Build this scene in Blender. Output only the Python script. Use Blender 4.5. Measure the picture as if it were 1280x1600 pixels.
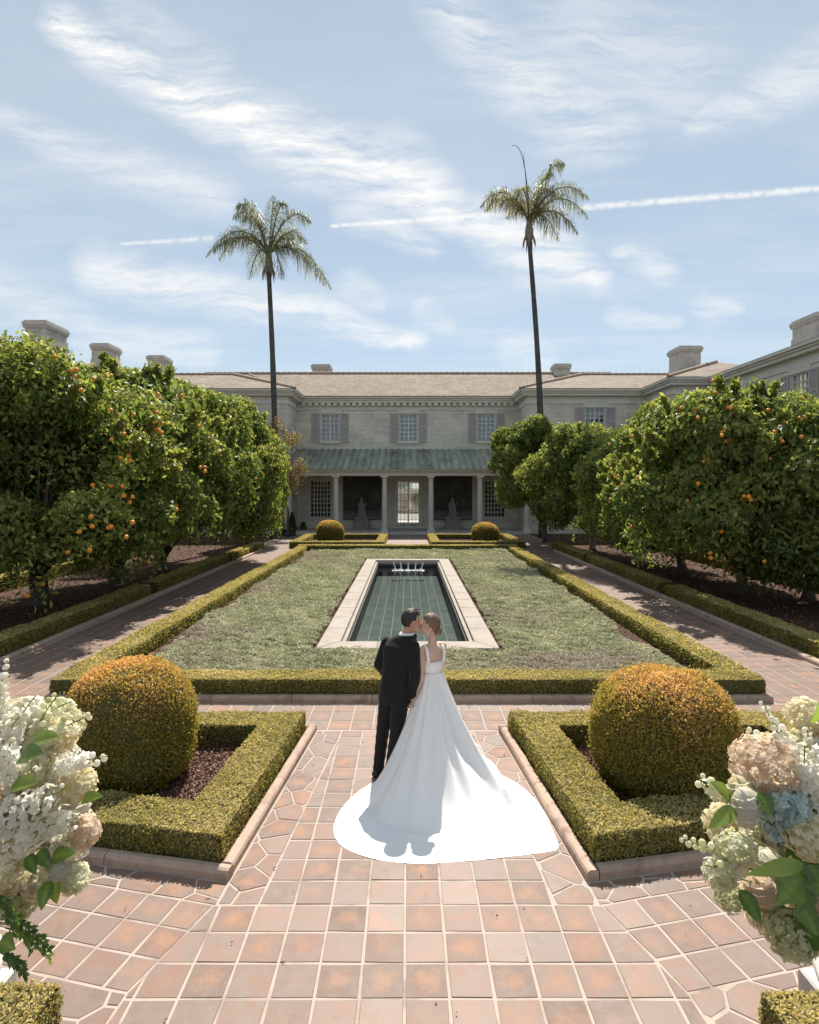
import bpy, bmesh, math, random
import numpy as np
from math import radians as R, sin, cos, pi, sqrt, atan2
from mathutils import Vector, Matrix
random.seed(7); RNG = np.random.default_rng(7)
scene = bpy.context.scene
for o in list(bpy.data.objects): bpy.data.objects.remove(o)
C = scene.collection
# ------------------------------------------------------------------ camera
H, F, VX, VY = 3.2, 942.0, 637.0, 762.0       # eye height (m), focal (photo px), vanishing point (photo px)
cd = bpy.data.cameras.new('camera'); cam = bpy.data.objects.new('camera', cd); C.objects.link(cam)
cam.location = (0, 0, H); cam.rotation_euler = (R(90), 0, 0)
cd.sensor_fit = 'HORIZONTAL'; cd.sensor_width = 36; cd.lens = F/1280*36
cd.shift_x = (640-VX)/1280; cd.shift_y = -(800-VY)/1280
cd.clip_start = 0.05; cd.clip_end = 2500
scene.camera = cam
# ------------------------------------------------------------------ light
SUN_EL, SUN_AZ = R(52), R(6)                 # sun beyond the house, a little right of the garden axis
sd = bpy.data.lights.new('sun', 'SUN'); sun = bpy.data.objects.new('sun', sd); C.objects.link(sun)
sd.energy = 2.8; sd.angle = R(0.55); sd.color = (1.0, 0.93, 0.83)
sdir = Vector((sin(SUN_AZ)*cos(SUN_EL), cos(SUN_AZ)*cos(SUN_EL), sin(SUN_EL)))
sun.rotation_euler = sdir.to_track_quat('Z', 'Y').to_euler(); sun.location = sdir*60
vs = scene.view_settings
vs.view_transform = 'Standard'; vs.look = 'None'; vs.exposure = 1.55; vs.gamma = 1.0; vs.use_curve_mapping = False
cy = scene.cycles; cy.max_bounces = 6; cy.diffuse_bounces = 3; cy.glossy_bounces = 2; cy.transmission_bounces = 4; cy.transparent_max_bounces = 8; cy.caustics_reflective = False; cy.caustics_refractive = False

class NT:
    "tiny helper around a node tree"
    def __init__(s, tree): s.t = tree; s.n = tree.nodes; s.l = tree.links
    def add(s, kind, **kw):
        n = s.n.new(kind)
        for k, v in kw.items():
            if k.startswith('i_'):
                key = k[2:]; key = int(key) if key.isdigit() else key.replace('__', ' ')
                s.put(n.inputs[key], v)
            else: setattr(n, k, v)
        return n
    def put(s, sock, v):
        if hasattr(v, 'is_output') and v.is_output: s.l.new(v, sock)
        elif hasattr(v, 'outputs'): s.l.new(v.outputs[0], sock)
        else:
            try: sock.default_value = v
            except Exception: sock.default_value = (*v, 1.0)
    def m(s, op, a, b=None, c=None, clamp=False):
        n = s.n.new('ShaderNodeMath'); n.operation = op; n.use_clamp = clamp
        s.put(n.inputs[0], a)
        if b is not None: s.put(n.inputs[1], b)
        if c is not None: s.put(n.inputs[2], c)
        return n.outputs[0]
    def mix(s, f, a, b, mode='MIX'):
        n = s.n.new('ShaderNodeMix'); n.data_type = 'RGBA'; n.blend_type = mode
        s.put(n.inputs[0], f); s.put(n.inputs[6], a if not isinstance(a, tuple) else (*a, 1)); s.put(n.inputs[7], b if not isinstance(b, tuple) else (*b, 1))
        return n.outputs[2]
    def noise(s, vec, scale, detail=4, rough=.55, dist=0):
        n = s.add('ShaderNodeTexNoise', i_Scale=scale, i_Detail=detail, i_Roughness=rough, i_Distortion=dist)
        if vec is not None: s.put(n.inputs['Vector'], vec)
        return n
    def ramp(s, f, stops):
        n = s.n.new('ShaderNodeValToRGB'); s.put(n.inputs[0], f)
        e = n.color_ramp.elements
        while len(e) < len(stops): e.new(.5)
        for el, (p, c) in zip(e, stops):
            el.position = p; el.color = (*c, 1) if len(c) == 3 else c
        return n.outputs[0]
    def sstep(s, x, a, b):
        n = s.n.new('ShaderNodeMapRange'); n.interpolation_type = 'SMOOTHSTEP'; n.clamp = True
        s.put(n.inputs[0], x); n.inputs[1].default_value = a; n.inputs[2].default_value = b
        return n.outputs[0]

# ------------------------------------------------------------------ sky with cirrus and a contrail
W = bpy.data.worlds.new('World'); scene.world = W; W.use_nodes = True
w = NT(W.node_tree); w.n.clear()
sky = w.add('ShaderNodeTexSky', sky_type='NISHITA', sun_disc=False, sun_elevation=SUN_EL, sun_rotation=SUN_AZ,
            altitude=100, air_density=1.0, dust_density=.1, ozone_density=1.5)
tc = w.add('ShaderNodeTexCoord').outputs['Generated']
sep = w.add('ShaderNodeSeparateXYZ', i_0=tc)
dx, dy, dz = sep.outputs[0], sep.outputs[1], sep.outputs[2]
zc = w.m('MAXIMUM', dz, .06)
q = w.add('ShaderNodeCombineXYZ', i_0=w.m('DIVIDE', dx, zc), i_1=w.m('DIVIDE', dy, zc), i_2=0.0).outputs[0]
yc = w.m('MAXIMUM', dy, .08)
g = w.add('ShaderNodeCombineXYZ', i_0=w.m('DIVIDE', dx, yc), i_1=w.m('DIVIDE', dz, yc), i_2=0.0).outputs[0]
ahead = w.sstep(dy, .08, .3)
def warp(vec, scale, amp, detail=5):
    n = w.noise(vec, scale, detail, .6)
    s_ = w.add('ShaderNodeVectorMath', operation='SUBTRACT', i_0=n.outputs['Color']); s_.inputs[1].default_value = (.5, .5, .5)
    sc = w.add('ShaderNodeVectorMath', operation='SCALE', i_0=s_.outputs[0]); sc.inputs['Scale'].default_value = amp
    return w.add('ShaderNodeVectorMath', operation='ADD', i_0=vec, i_1=sc.outputs[0]).outputs[0]
gw = warp(warp(warp(g, 3.0, .10), 11, .024), 40, .008)
gf = warp(g, 90, .005)
def capsule(vec, a, b, ra, rb):
    "0..1 falloff around a segment in direction space; a, b given in photo pixels"
    a = ((a[0]-VX)/F, (VY-a[1])/F); b = ((b[0]-VX)/F, (VY-b[1])/F); ra *= .86/F if ra > 15 else 1/F; rb *= .86/F if rb > 15 else 1/F
    s_ = w.add('ShaderNodeSeparateXYZ', i_0=vec)
    ux, uy = b[0]-a[0], b[1]-a[1]; L = ux*ux+uy*uy
    px = w.m('SUBTRACT', s_.outputs[0], a[0]); py = w.m('SUBTRACT', s_.outputs[1], a[1])
    t = w.m('MULTIPLY_ADD', px, ux/L, w.m('MULTIPLY', py, uy/L), clamp=True)
    ex = w.m('MULTIPLY_ADD', t, -ux, px); ey = w.m('MULTIPLY_ADD', t, -uy, py)
    d = w.m('SQRT', w.m('MULTIPLY_ADD', ex, ex, w.m('MULTIPLY', ey, ey)))
    r = w.m('MULTIPLY_ADD', t, rb-ra, ra)
    return w.sstep(w.m('DIVIDE', d, r), 1.0, 0.0)
def band(vec, pts, amt):
    acc = None
    for (x0, y0, r0), (x1, y1, r1) in zip(pts[:-1], pts[1:]):
        c_ = capsule(vec, (x0, y0), (x1, y1), r0, r1)
        acc = c_ if acc is None else w.m('MAXIMUM', acc, c_)
    return w.m('MULTIPLY', acc, amt)
bands = [([(90, 40, 55), (330, 165, 80), (480, 235, 95), (620, 270, 105), (710, 330, 60)], 1.15),
         ([(560, 330, 70), (670, 385, 40)], .55),
         ([(-40, 170, 40), (150, 250, 60), (330, 320, 70)], .42),
         ([(150, 420, 55), (390, 480, 55), (520, 500, 42), (660, 535, 26)], .8),
         ([(740, 340, 60), (850, 395, 95), (930, 440, 40)], .9),
         ([(700, 20, 80), (810, 120, 110), (920, 190, 120)], .6),
         ([(900, 60, 160), (1050, 110, 170)], .34), ([(1080, 190, 40), (1180, 150, 60), (1300, 85, 90)], .5),
         ([(965, 405, 30), (1035, 435, 35)], .6), ([(970, 495, 28), (1050, 515, 20)], .45), ([(1100, 490, 45), (1140, 480, 30)], .4),
         ([(200, 20, 70), (330, 90, 60)], .34), ([(0, 450, 60), (150, 520, 60), (330, 545, 40)], .38), ([(800, 540, 40), (860, 555, 26)], .4),
         ([(545, 455, 40), (590, 470, 24)], .4), ([(660, 490, 30), (700, 510, 22)], .35)]
cl = None
for pts, amt in bands:
    b_ = band(gw, pts, amt); cl = b_ if cl is None else w.m('MAXIMUM', cl, b_)
mp = w.add('ShaderNodeMapping', i_Vector=gw); mp.inputs['Rotation'].default_value = (0, 0, R(28)); mp.inputs['Scale'].default_value = (1.7, 11, 1)
fib = w.noise(mp.outputs[0], 3.4, 10, .66).outputs[0]
cl = w.m('MULTIPLY', w.m('POWER', cl, .8), w.sstep(fib, .27, .68)); cl = w.m('MULTIPLY', cl, ahead)
con = w.m('MAXIMUM', band(gf, [(520, 353, 5), (740, 338, 8), (1300, 293, 9)], .8), band(gf, [(190, 381, 4), (330, 372, 7)], .6))
con = w.m('MULTIPLY', con, w.m('MULTIPLY', w.sstep(w.noise(g, 60, 4).outputs[0], .2, .6), ahead))
mq = w.add('ShaderNodeMapping', i_Vector=warp(q, .8, .5)); mq.inputs['Rotation'].default_value = (0, 0, R(-35)); mq.inputs['Scale'].default_value = (.35, 1.1, 1)
veil = w.sstep(w.noise(mq.outputs[0], 1.6, 8, .62).outputs[0], .34, .86)
veil = w.m('MULTIPLY', veil, .30)
tot = w.m('SUBTRACT', 1.0, w.m('MULTIPLY', w.m('SUBTRACT', 1.0, cl), w.m('MULTIPLY', w.m('SUBTRACT', 1.0, con), w.m('SUBTRACT', 1.0, veil))))
CLOUD = 3.5
skycol = w.mix(tot, w.mix(.82, sky.outputs[0], (1.48, 1.72, 1.82)), (CLOUD, CLOUD*.995, CLOUD*.975))
bg = w.add('ShaderNodeBackground', i_Color=skycol, i_Strength=.1)
w.add('ShaderNodeOutputWorld', i_Surface=bg.outputs[0])

# ------------------------------------------------------------------ geometry helpers
def G(px, py, z=0):
    "photo pixel -> point on the horizontal plane at height z"
    Y = (H-z)*F/(py-VY); return np.array(((px-VX)*Y/F, Y, z))
def at(px, py, Y):
    "photo pixel -> point at depth Y"
    return np.array(((px-VX)*Y/F, Y, H-(py-VY)*Y/F))
WO = {}
def wo(o): return WO.get(o.name, np.zeros(3)) if o is not None else np.zeros(3)
def tag(o, label=None, cat=None, group=None, kind=None):
    if label: o['label'] = label
    if cat: o['category'] = cat
    if group: o['group'] = group
    if kind: o['kind'] = kind
    return o
def thing(name, loc, label, cat, group=None):
    o = bpy.data.objects.new(name, None); C.objects.link(o); o.empty_display_size = .1
    o.location = loc; WO[o.name] = np.array(loc, float)
    return tag(o, label, cat, group)
def link(name, me, loc, parent=None):
    "mesh in local coordinates, placed at world loc"
    o = bpy.data.objects.new(name, me); C.objects.link(o)
    if parent is not None: o.parent = parent
    o.location = np.array(loc, float)-wo(parent); WO[o.name] = np.array(loc, float)
    return o
def mesh(name, V, Fs, mats, attrs=None, smooth=False, mi=None, uv=None):
    V = np.asarray(V, np.float32); me = bpy.data.meshes.new(name)
    if isinstance(Fs, np.ndarray):
        n, k = Fs.shape
        me.vertices.add(len(V)); me.vertices.foreach_set('co', V.ravel())
        me.loops.add(n*k); me.loops.foreach_set('vertex_index', Fs.astype(np.int32).ravel())
        me.polygons.add(n); me.polygons.foreach_set('loop_start', np.arange(0, n*k, k, dtype=np.int32))
        me.update(calc_edges=True)
    else:
        me.from_pydata(V.tolist(), [], [list(map(int, f)) for f in Fs]); me.update()
    for m_ in (mats if isinstance(mats, (list, tuple)) else [mats]): me.materials.append(m_)
    if mi is not None: me.polygons.foreach_set('material_index', np.asarray(mi, np.int32))
    if smooth: me.polygons.foreach_set('use_smooth', np.ones(len(me.polygons), bool))
    for k, a in (attrs or {}).items():
        at_ = me.attributes.new(k, 'FLOAT', 'POINT'); at_.data.foreach_set('value', np.asarray(a, np.float32))
    if uv is not None:
        l = me.uv_layers.new(name='UVMap'); idx = np.zeros(len(me.loops), np.int32); me.loops.foreach_get('vertex_index', idx)
        l.data.foreach_set('uv', np.asarray(uv, np.float32)[idx].ravel())
    return me
def obj(name, V, Fs, mats, parent=None, origin=None, **kw):
    V = np.asarray(V, float)
    if origin is None:
        lo, hi = V.min(0), V.max(0); origin = np.array(((lo[0]+hi[0])/2, (lo[1]+hi[1])/2, lo[2]))
    return link(name, mesh(name, V-origin, Fs, mats, **kw), origin, parent)
class MB:
    "collects boxes, prisms, tubes and lofts into one mesh (world coordinates)"
    def __init__(s): s.V = []; s.F = []; s.n = 0; s.M = []
    def add(s, V, Fs, m=0):
        V = np.asarray(V, float); s.V.append(V); s.F += [[i+s.n for i in f] for f in Fs]; s.n += len(V); s.M += [m]*len(Fs); return s
    def box(s, x0, x1, y0, y1, z0, z1, m=0, bev=0):
        if bev:
            b = bev
            V = []
            for z, e in ((z0, 0), (z1-b, 0), (z1, b)):
                V += [(x0+e, y0+e, z), (x1-e, y0+e, z), (x1-e, y1-e, z), (x0+e, y1-e, z)]
            Fs = [[3, 2, 1, 0], [8, 9, 10, 11]]
            for k in (0, 4): Fs += [[k+i, k+(i+1) % 4, k+4+(i+1) % 4, k+4+i] for i in range(4)]
            return s.add(V, Fs, m)
        V = [(x0, y0, z0), (x1, y0, z0), (x1, y1, z0), (x0, y1, z0), (x0, y0, z1), (x1, y0, z1), (x1, y1, z1), (x0, y1, z1)]
        return s.add(V, [[3, 2, 1, 0], [4, 5, 6, 7], [0, 1, 5, 4], [1, 2, 6, 5], [2, 3, 7, 6], [3, 0, 4, 7]], m)
    def prism(s, poly, z0, z1, bev=0, m=0):
        n = len(poly); P = np.asarray(poly, float)
        rings = [np.c_[P, np.full(n, z0)]]
        if bev:
            c = P.mean(0); d = P-c; L = np.linalg.norm(d, axis=1, keepdims=True)
            rings += [np.c_[P, np.full(n, z1-bev)], np.c_[c+d*(1-bev/np.maximum(L, 1e-4)*1.3), np.full(n, z1)]]
        else: rings += [np.c_[P, np.full(n, z1)]]
        k = len(rings); Fs = [list(range(n))[::-1], [(k-1)*n+i for i in range(n)]]
        for r in range(k-1): Fs += [[r*n+i, r*n+(i+1) % n, (r+1)*n+(i+1) % n, (r+1)*n+i] for i in range(n)]
        return s.add(np.vstack(rings), Fs, m)
    def loft(s, rings, cap=True, m=0, closed=True):
        n = len(rings[0]); k = len(rings); Fs = []
        for r in range(k-1):
            for i in range(n if closed else n-1):
                Fs.append([r*n+i, r*n+(i+1) % n, (r+1)*n+(i+1) % n, (r+1)*n+i])
        if cap: Fs += [list(range(n))[::-1], [(k-1)*n+i for i in range(n)]]
        return s.add(np.vstack(rings), Fs, m)
    def tube(s, pts, rad, n=8, m=0, cap=True):
        pts = [np.asarray(p, float) for p in pts]
        if np.isscalar(rad): rad = [rad]*len(pts)
        rings = []; u = None
        for i, p in enumerate(pts):
            t = pts[min(i+1, len(pts)-1)]-pts[max(i-1, 0)]; t = t/(np.linalg.norm(t)+1e-9)
            if u is None:
                u = np.cross(t, (0, 0, 1) if abs(t[2]) < .9 else (1, 0, 0))
            u = u-t*np.dot(u, t); u /= np.linalg.norm(u)+1e-9; v = np.cross(t, u)
            a = np.arange(n)*2*pi/n
            rings.append(p+rad[i]*(np.cos(a)[:, None]*u+np.sin(a)[:, None]*v))
        return s.loft(rings, cap, m)
    def ball(s, c, rx, ry=None, rz=None, seg=12, rin=8, rot=None, m=0):
        ry = ry or rx; rz = rz or rx; V = [(0, 0, -1)]
        for j in range(1, rin):
            th = pi*j/rin-pi/2
            V += [(cos(th)*cos(2*pi*i/seg), cos(th)*sin(2*pi*i/seg), sin(th)) for i in range(seg)]
        V.append((0, 0, 1)); V = np.array(V)*(rx, ry, rz)
        if rot is not None: V = V@np.array(rot)
        Fs = [[0, 1+(i+1) % seg, 1+i] for i in range(seg)]
        for j in range(rin-2): Fs += [[1+j*seg+i, 1+j*seg+(i+1) % seg, 1+(j+1)*seg+(i+1) % seg, 1+(j+1)*seg+i] for i in range(seg)]
        t = len(V)-1; Fs += [[t, 1+(rin-2)*seg+i, 1+(rin-2)*seg+(i+1) % seg] for i in range(seg)]
        return s.add(V+np.asarray(c, float), Fs, m)
    def cap(s, a, ra, b, rb, n=10, m=0):
        "tapered capsule"
        a = np.asarray(a, float); b = np.asarray(b, float); t = (b-a)/(np.linalg.norm(b-a)+1e-9)
        P, rr = [], []
        for k in (-.98, -.8, -.45): P.append(a+t*ra*k); rr.append(ra*sqrt(1-k*k))
        P += [a, b]; rr += [ra, rb]
        for k in (.45, .8, .98): P.append(b+t*rb*k); rr.append(rb*sqrt(1-k*k))
        return s.tube(P, rr, n, m)
    def chain(s, pts, rad, n=10):
        for i in range(len(pts)-1): s.cap(pts[i], rad[i], pts[i+1], rad[i+1], n)
        return s
    def build(s, name, mats, parent=None, origin=None, smooth=False, **kw):
        V = np.vstack(s.V)
        return obj(name, V, s.F, mats, parent, origin, smooth=smooth, mi=s.M if isinstance(mats, (list, tuple)) and len(mats) > 1 else None, **kw)
def fuse(mb, voxel, it=4, fac=.5):
    "voxel-remesh overlapping pieces into one continuous skin; returns verts, faces (world coords)"
    me = bpy.data.meshes.new('tmp'); me.from_pydata(np.vstack(mb.V).tolist(), [], mb.F)
    o = bpy.data.objects.new('tmp', me); C.objects.link(o)
    r = o.modifiers.new('r', 'REMESH'); r.mode = 'VOXEL'; r.voxel_size = voxel
    if it: sm = o.modifiers.new('s', 'SMOOTH'); sm.iterations = it; sm.factor = fac
    dg = bpy.context.evaluated_depsgraph_get(); ev = o.evaluated_get(dg); m2 = ev.to_mesh()
    V = np.zeros(len(m2.vertices)*3, np.float32); m2.vertices.foreach_get('co', V); V = V.reshape(-1, 3).astype(float)
    Fs = [list(p.vertices) for p in m2.polygons]
    ev.to_mesh_clear(); bpy.data.objects.remove(o); bpy.data.meshes.remove(me)
    return V, Fs
def wob(P, k, seed=0, oct=3):
    "cheap smooth noise in -1..1 from sums of sines"
    r = np.random.default_rng(seed); out = np.zeros(len(P)); amp = 1; tot_ = 0
    for o_ in range(oct):
        for j in range(4):
            d = r.normal(size=P.shape[1]); d *= k*(2**o_)/np.linalg.norm(d)
            out += amp*np.sin(P@d+r.uniform(0, 6.28)); tot_ += amp*.6
        amp *= .5
    return out/tot_
def unit(v): return v/(np.linalg.norm(v, axis=-1, keepdims=True)+1e-9)
def leaf_quads(P, N, L, Wd, rng, flat=.5, along=None):
    "one rhombic leaf per point: N = outward normal, flat = how much the blade follows N"
    n = len(P); r1 = unit(rng.normal(size=(n, 3)))
    nn = unit(N*flat+r1*(1-flat)*1.2)
    t = rng.normal(size=(n, 3)) if along is None else along+rng.normal(size=(n, 3))*.5
    t = unit(t-nn*np.sum(t*nn, 1, keepdims=True)); b = np.cross(nn, t)
    L = np.broadcast_to(L, (n,))[:, None]; Wd = np.broadcast_to(Wd, (n,))[:, None]
    base = P-t*L*.5; tip = P+t*L*.5-nn*L*.12
    V = np.stack([base, P+b*Wd*.5+nn*L*.05, tip, P-b*Wd*.5+nn*L*.05], 1).reshape(-1, 3)
    Fq = np.arange(n*4).reshape(n, 4)
    return V, Fq
def arr(x, n): return np.repeat(np.asarray(x, np.float32), n)

# ------------------------------------------------------------------ materials
def new_mat(name):
    m_ = bpy.data.materials.new(name); m_.use_nodes = True; t = NT(m_.node_tree); t.n.clear()
    out = t.add('ShaderNodeOutputMaterial'); return m_, t, out
def pbr(t, out, col, rough=.6, bump=None, bstr=.3, bdist=.01, spec=.4, metal=0, extra=None):
    p = t.add('ShaderNodeBsdfPrincipled'); t.put(p.inputs['Base Color'], col if not isinstance(col, tuple) else (*col, 1))
    t.put(p.inputs['Roughness'], rough); p.inputs['Specular IOR Level'].default_value = spec; p.inputs['Metallic'].default_value = metal
    for k, v in (extra or {}).items(): t.put(p.inputs[k], v)
    if bump is not None:
        b = t.add('ShaderNodeBump', i_Strength=bstr, i_Distance=bdist, i_Height=bump); t.put(p.inputs['Normal'], b.outputs[0])
    t.put(out.inputs[0], p.outputs[0]); return p
def mottled(name, c1, c2, scale=3, rough=.7, bscale=None, bstr=.25, bdist=.01, spec=.35, c3=None, metal=0, detail=6, rnd=0):
    m_, t, out = new_mat(name); tcn = t.add('ShaderNodeTexCoord').outputs['Object']
    geo = t.add('ShaderNodeNewGeometry').outputs['Position']
    f = t.noise(geo, scale, detail, .6).outputs[0]
    stops = [(.32, c1), (.68, c2)] if c3 is None else [(.28, c1), (.5, c2), (.72, c3)]
    col = t.ramp(f, stops)
    if rnd:
        oi = t.add('ShaderNodeObjectInfo').outputs['Random']
        col = t.mix(1.0, col, t.ramp(oi, [(0, (1-rnd,)*3), (1, (1+rnd,)*3)]), 'MULTIPLY')
    pbr(t, out, col, rough, t.noise(geo, bscale or scale*8, 5, .6).outputs[0], bstr, bdist, spec, metal)
    return m_
def leafmat(name, ramp_, tip=None, trans=.35, rough=.45, spec=.35, tcol=None):
    m_, t, out = new_mat(name)
    r = t.add('ShaderNodeAttribute', attribute_name='rnd').outputs['Fac']
    col = t.ramp(r, ramp_)
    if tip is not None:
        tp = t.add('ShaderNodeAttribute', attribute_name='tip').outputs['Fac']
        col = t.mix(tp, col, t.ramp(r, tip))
    p = t.add('ShaderNodeBsdfPrincipled'); t.put(p.inputs['Base Color'], col); p.inputs['Roughness'].default_value = rough
    p.inputs['Specular IOR Level'].default_value = spec
    tr = t.add('ShaderNodeBsdfTranslucent'); t.put(tr.inputs[0], t.mix(1.0, col, tcol or (1.5, 1.5, .8), 'MULTIPLY'))
    mx = t.add('ShaderNodeMixShader', i_0=trans, i_1=p.outputs[0], i_2=tr.outputs[0]); t.put(out.inputs[0], mx.outputs[0])
    return m_
M = {}
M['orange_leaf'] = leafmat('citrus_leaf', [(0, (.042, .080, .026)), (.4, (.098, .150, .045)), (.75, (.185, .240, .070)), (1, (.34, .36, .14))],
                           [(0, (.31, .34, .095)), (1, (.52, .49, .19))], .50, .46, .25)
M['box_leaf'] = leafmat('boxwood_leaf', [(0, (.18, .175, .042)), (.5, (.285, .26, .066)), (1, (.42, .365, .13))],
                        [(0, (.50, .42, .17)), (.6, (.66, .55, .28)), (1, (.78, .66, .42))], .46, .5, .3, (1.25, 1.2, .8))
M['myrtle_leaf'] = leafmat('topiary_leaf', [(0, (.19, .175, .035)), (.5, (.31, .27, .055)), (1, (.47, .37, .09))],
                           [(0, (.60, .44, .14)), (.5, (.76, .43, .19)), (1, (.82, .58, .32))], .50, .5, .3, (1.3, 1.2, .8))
M['cover_leaf'] = leafmat('ground_cover_leaf', [(0, (.23, .245, .16)), (.45, (.40, .41, .28)), (.8, (.56, .555, .41)), (1, (.72, .67, .56))],
                          [(0, (.34, .29, .25)), (1, (.48, .42, .38))], .25, .6, .25, (1.2, 1.2, .8))
M['palm_leaf'] = leafmat('palm_leaf', [(0, (.12, .145, .10)), (.6, (.22, .25, .175)), (1, (.36, .385, .28))],
                         [(0, (.36, .29, .12)), (1, (.48, .39, .20))], .45, .5, .25, (1.15, 1.15, .9))
M['loquat_leaf'] = leafmat('pinkish_leaf', [(0, (.10, .10, .03)), (.5, (.20, .15, .06)), (1, (.34, .20, .13))], None, .35, .5, .3)
M['twig'] = mottled('hedge_twig', (.06, .06, .02), (.10, .092, .032), 20, .9)
M['bark'] = mottled('bark', (.055, .045, .035), (.13, .11, .09), 6, .9, 30, .6, .02)
M['pale_bark'] = mottled('pale_bark', (.16, .15, .13), (.32, .30, .27), 5, .9, 30, .5, .02)
M['palm_bark'] = mottled('palm_bark', (.06, .058, .052), (.13, .125, .11), 3, .9, 14, .6, .02)
M['boot'] = mottled('palm_boot', (.20, .17, .13), (.34, .30, .24), 6, .8)
M['soil'] = mottled('soil', (.040, .024, .017), (.085, .05, .035), 4, .95, 40, .7, .02, .2, (.06, .036, .026))
M['mulch'] = mottled('bark_mulch', (.075, .036, .026), (.20, .105, .080), 30, .9, 60, .5, .01, .25)
M['litter'] = mottled('leaf_litter', (.07, .035, .02), (.20, .11, .07), 9, .9)
M['mortar'] = mottled('mortar', (.22, .175, .145), (.42, .345, .295), 2.2, .9, 60, .4, .004, .2, (.41, .33, .28), detail=10)
M['kerb'] = mottled('kerb_stone', (.26, .18, .135), (.42, .315, .25), 5, .85, 40, .4, .006, .2, (.34, .245, .19), rnd=.1)
M['coping'] = mottled('coping_stone', (.28, .24, .205), (.37, .325, .285), 3, .8, 40, .3, .005, .25)
M['stone'] = mottled('pale_stone', (.42, .40, .37), (.60, .58, .54), 2.5, .85, 30, .3, .008, .25)
M['trim'] = mottled('stone_trim', (.66, .63, .57), (.78, .745, .68), 1.5, .8, 20, .2, .006, .25)
M['cream'] = mottled('cream_paint', (.60, .57, .52), (.68, .65, .60), 2, .6, 20, .1, .003, .3)
M['shutter'] = mottled('shutter_paint', (.46, .41, .41), (.53, .48, .48), 2, .6, 20, .1, .003, .3)
M['dark_interior'] = mottled('dark_interior', (.05, .045, .04), (.08, .07, .06), 2, .8)
M['statue'] = mottled('statue_stone', (.20, .185, .165), (.36, .34, .31), 5, .85, 30, .3, .008, .2)
M['white_paint'] = mottled('white_paint', (.66, .64, .60), (.76, .74, .70), 3, .6)

def tile_mat():
    m_, t, out = new_mat('terracotta_tile')
    oi = t.add('ShaderNodeObjectInfo').outputs['Random']; isl = t.add('ShaderNodeNewGeometry').outputs['Random Per Island']
    r = t.m('FRACT', t.m('ADD', oi, isl)); r2 = t.m('FRACT', t.m('MULTIPLY', r, 17.31)); r3 = t.m('FRACT', t.m('MULTIPLY', r, 71.7))
    geo = t.add('ShaderNodeNewGeometry').outputs['Position']
    base = t.ramp(r, [(0, (.175, .135, .115)), (.25, (.285, .17, .125)), (.5, (.33, .215, .165)), (.72, (.215, .165, .14)), (.88, (.30, .165, .115)), (1, (.385, .22, .15))])
    base = t.mix(t.sstep(t.noise(geo, 7, 6, .65).outputs[0], .35, .7), base, (.255, .205, .18))
    uv = t.add('ShaderNodeUVMap').outputs[0]
    su = t.add('ShaderNodeSeparateXYZ', i_0=uv)
    du = t.m('SUBTRACT', su.outputs[0], .5); dv = t.m('SUBTRACT', su.outputs[1], .5)
    d = t.m('SQRT', t.m('MULTIPLY_ADD', du, du, t.m('MULTIPLY', dv, dv)))
    d = t.m('ADD', d, t.m('MULTIPLY', t.m('SUBTRACT', t.noise(geo, 9, 8, .75).outputs[0], .5), 1.5))
    patch = t.m('MULTIPLY', t.sstep(d, .46, -.05), t.m('MULTIPLY', t.sstep(r2, .2, 1.0), .8))
    base = t.mix(patch, base, (.44, .245, .15))
    eff = t.m('MULTIPLY', t.sstep(t.noise(geo, 17, 8, .75).outputs[0], .55, .75), t.m('MULTIPLY', r3, .6))
    base = t.mix(eff, base, (.43, .375, .33))
    edge = t.m('MULTIPLY', t.sstep(d, .40, .62), .35)
    base = t.mix(edge, base, (.23, .19, .17))
    stain = t.sstep(t.noise(geo, 1.1, 5, .6).outputs[0], .45, .7)
    base = t.mix(t.m('MULTIPLY', stain, .4), base, (.22, .17, .145))
    dirt = t.m('MULTIPLY', t.sstep(t.noise(geo, 2.7, 9, .78).outputs[0], .54, .66), .45)
    base = t.mix(dirt, base, (.17, .13, .11))
    speck = t.sstep(t.noise(geo, 70, 3, .6).outputs[0], .68, .74)
    base = t.mix(t.m('MULTIPLY', speck, .6), base, (.12, .09, .075))
    base = t.mix(1.0, base, (.76, .715, .685), 'MULTIPLY')
    pbr(t, out, base, t.m('MULTIPLY_ADD', r2, .2, .5), t.noise(geo, 45, 6, .65).outputs[0], .25, .004, .35)
    return m_
M['tile'] = tile_mat()
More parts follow.
